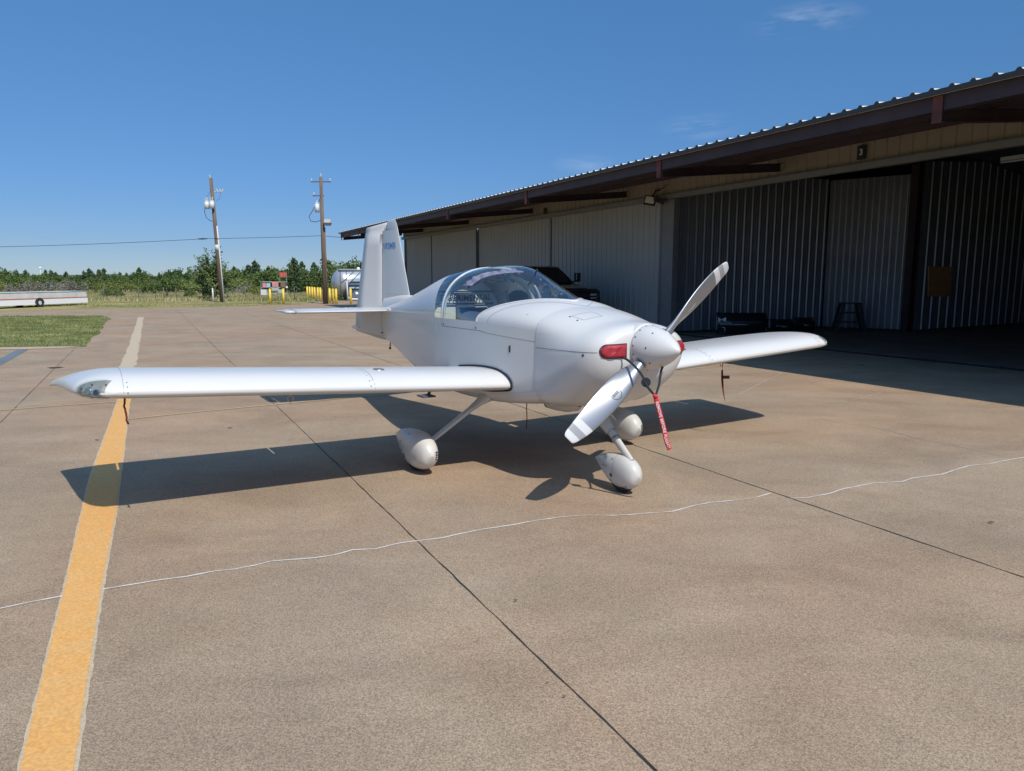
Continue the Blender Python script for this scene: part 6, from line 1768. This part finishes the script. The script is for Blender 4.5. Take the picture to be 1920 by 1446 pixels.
# ---- red inlet plugs with straps and the warning streamer (one set, tied together)
SET = thing('engine_inlet_plugs', 'pair of red padded engine inlet plugs joined by black straps with a red warning streamer', 'inlet plugs', tuple(AC_M @ Vector((PX, 0, PZ))), R(YAW + 90))
OFFP = Vector((-PX, 0, -PZ))
def shp(b): 
    for i, q in enumerate(b.v): b.v[i] = tuple(Vector(q) + OFFP)
    return b
for sgn in (1, -1):
    # outline in the y-z plane: rounded outboard end, square inboard end
    y0, y1, z0, z1 = .200, .394, 1.100, 1.190; hz = (z1 - z0) / 2; zc_ = (z0 + z1) / 2
    outl = [(y0, z0), (y0, z1 + .004)] + [(y1 - hz + hz * math.cos(a) * 1.05, zc_ + hz * math.sin(a)) for a in [math.pi / 2 - math.pi * i / 12 for i in range(13)]]
    def surf_pt(y, z, lift):
        q, n_ = cast(bv_cowl, (-3, sgn * y, z), (1, 0, 0), lift); return q
    cen = ((y0 + y1) / 2, zc_)
    dense_o = []
    for (a, c) in zip(outl, outl[1:] + outl[:1]):
        for i in range(4): dense_o.append((a[0] + (c[0] - a[0]) * i / 4, a[1] + (c[1] - a[1]) * i / 4))
    rows = []
    for f, lift in ((1.03, -.01), (1.0, .006), (.93, .014), (.8, .019), (.55, .021), (.3, .019), (.02, .017)):
        row = []
        for k, (y, z) in enumerate(dense_o):
            yy, zz = cen[0] + (y - cen[0]) * f, cen[1] + (z - cen[1]) * f
            q = surf_pt(yy, zz, lift + .004 * math.sin(yy * 90 + zz * 60) * (1 if f < .95 else 0)); row.append(q if q is not None else Vector((-1.0, sgn * yy, zz)))
        rows.append(row)
    b = MB(); b.grid(rows, True, 0, True); shp(b).build('plug', M['red'], SET)
    # shadow gap of the recessed inlet, drawn as a dark tube around the plug
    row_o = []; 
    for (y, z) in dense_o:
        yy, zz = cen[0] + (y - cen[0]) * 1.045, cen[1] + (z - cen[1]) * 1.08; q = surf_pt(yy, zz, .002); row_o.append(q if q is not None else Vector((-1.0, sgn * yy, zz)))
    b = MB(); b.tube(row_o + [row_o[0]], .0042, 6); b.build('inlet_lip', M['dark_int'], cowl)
def strap(path, w, name, m, thick=.002):
    b = MB(); P = [Vector(p) for p in path]; A, B_ = [], []
    for i, p in enumerate(P):
        d = (P[min(i + 1, len(P) - 1)] - P[max(i - 1, 0)]).normalized(); view = (CAM_L - p).normalized(); view.rotate(Quaternion((0, 0, 1), R(12)))
        s_ = d.cross(view).normalized() * w / 2; A.append(p + s_); B_.append(p - s_)
    nf = [(B_[i] - A[i]).cross(P[min(i + 1, len(P) - 1)] - P[max(i - 1, 0)]).normalized() * thick for i in range(len(P))]
    b.grid([[a + n__ for a, n__ in zip(A, nf)], [c + n__ for c, n__ in zip(B_, nf)], [c - n__ for c, n__ in zip(B_, nf)], [a - n__ for a, n__ in zip(A, nf)], [a + n__ for a, n__ in zip(A, nf)]], True)
    return shp(b).build(name, m, SET), A, B_, nf
def interp(P, n_=8):
    out = []; T = [(float(i),) + tuple(p) for i, p in enumerate(P)]
    for i in range((len(P) - 1) * n_ + 1): out.append(Vector(smooth_tab(T, i / n_)))
    return out
def vx(px, py, x):
    """aircraft-frame point where a measured sight line meets the plane x"""
    w0 = AC_I @ Vector((0, 0, CAM_H)); w1 = AC_I @ at_depth(px, py, 1.0); d = w1 - w0; return w0 + d * ((x - w0.x) / d.x)
K = vx(1229, 743, -1.33)
strap(interp([vx(1163, 668, -1.035), vx(1178, 676, -1.10), vx(1193, 690, -1.20), vx(1205, 706, -1.26), vx(1213, 724, -1.30), K]), .017, 'strap', M['strap'])
strap(interp([vx(1266, 668, -1.13), vx(1250, 678, -1.16), vx(1240, 694, -1.22), vx(1236, 720, -1.28), K]), .016, 'strap', M['strap'])
strap(interp([vx(1162, 672, -1.03), vx(1161, 690, -1.0), vx(1157, 702, -.97)]), .012, 'strap', M['strap'])
c = vx(1211, 717, -1.285); b = MB(); nv = (CAM_L - c).normalized(); b.cyl(c - nv * .008, c + nv * .008, .034, .034, 24); shp(b).build('strap_buckle', M['strap'], SET)
S_path = interp([K, vx(1231, 752, -1.335), vx(1238, 778, -1.34), vx(1245, 805, -1.345), vx(1250, 828, -1.35), vx(1256, 843, -1.35)], 8)
so, A, B_, nf = strap(S_path, .034, 'warning_streamer', M['red_flag'], .0008)
# lettering along the streamer
def lettering(body, P, frac0, frac1, hgt, m, parent):
    L_ = [0]
    for a, c in zip(P[:-1], P[1:]): L_.append(L_[-1] + (c - a).length)
    tot = L_[-1]; vs, fs = text_mesh(body, 1.0, .0, .02, 1.05); xs_ = [v_[0] for v_ in vs]; x0, x1 = min(xs_), max(xs_); ys_ = [v_[1] for v_ in vs]; h = max(ys_) - min(ys_); b = MB()
    for v_ in vs:
        s_ = tot * (frac0 + (frac1 - frac0) * (v_[0] - x0) / (x1 - x0)); i = max(k for k in range(len(L_) - 1) if L_[k] <= s_ + 1e-9); t_ = (s_ - L_[i]) / max(1e-9, L_[i + 1] - L_[i])
        p = P[i].lerp(P[i + 1], t_); side_ = (A[i] - B_[i]).normalized(); view = (CAM_L - p).normalized()
        d_ = (P[i + 1] - P[i]).normalized(); up_ = view.cross(d_).normalized()      # reading downwards, tops of letters to the right
        b.v.append(tuple(p + up_ * (v_[1] / h * hgt) + view * .0032))
    b.f = list(fs); b.sm = [False] * len(fs); b.mi = [0] * len(fs); return shp(b).build('streamer_lettering', m, parent, fixn=False)
lettering('REMOVE BEFORE FLIGHT!', S_path, .10, .97, .021, M['lettering'], so)
b = MB(); b.ball(K, .017, 10, 8, 0, (1, 1, .8)); b.ball(K + Vector((0, .012, .006)), .012, 8, 6); shp(b).build('knot', M['red_flag'], SET)

# ---- loose cords and flags hanging under the wings and belly
def wob(p0, ln, n_, amp, sd):
    r = random.Random(sd); p = Vector(p0); out = [p.copy()]
    for i in range(n_): p = p + Vector((r.uniform(-amp, amp), r.uniform(-amp, amp), -ln / n_)); out.append(p.copy())
    return out
w0 = AC_M @ Vector((.10, 3.385, wz(3.385) - .045))
b = MB(); b.tube([q - w0 for q in wob(w0, .17, 16, .0045, 3)], .0065, 6); o = b.build('crumpled_cord', M['dark_red']); o.location = w0
o['label'] = 'dark red crumpled cord hanging under the right wing beside the yellow line'; o['category'] = 'cord'
w0 = AC_M @ Vector((.30, -2.22, wz(2.22) - .07))
b = MB(); b.cyl((0, 0, 0), (0, 0, -.10), .0025, .0025, 5); cd = b.build('flag_cord', M['dark_red']); cd.location = w0; cd['label'] = 'dark red cloth flag hanging on a cord under the left wing'; cd['category'] = 'flag'
b = MB(); fp_ = [(0, -.10), (.005, -.20), (.016, -.30), (.04, -.42), (.048, -.44)]; ws = [.024, .028, .022, .010, .003]
b.grid([[(x - w / 2, .0, z) for (x, z), w in zip(fp_, ws)], [(x + w / 2, .012, z) for (x, z), w in zip(fp_, ws)]], True); b.box((.045, .0, -.175), (.07, .004, .035)); b.build('cloth', M['dark_red'], cd)
w0 = AC_M @ Vector((.55, .05, .575))
b = MB(); b.tube([q - w0 for q in wob(w0, .30, 8, .003, 8)], .0045, 6); b.ball((.0, 0, -.03), .009, 6, 5); o = b.build('belly_cord', M['dark_red']); o.location = w0
o['label'] = 'thin dark red cord hanging below the aircraft belly behind the nose'; o['category'] = 'cord'
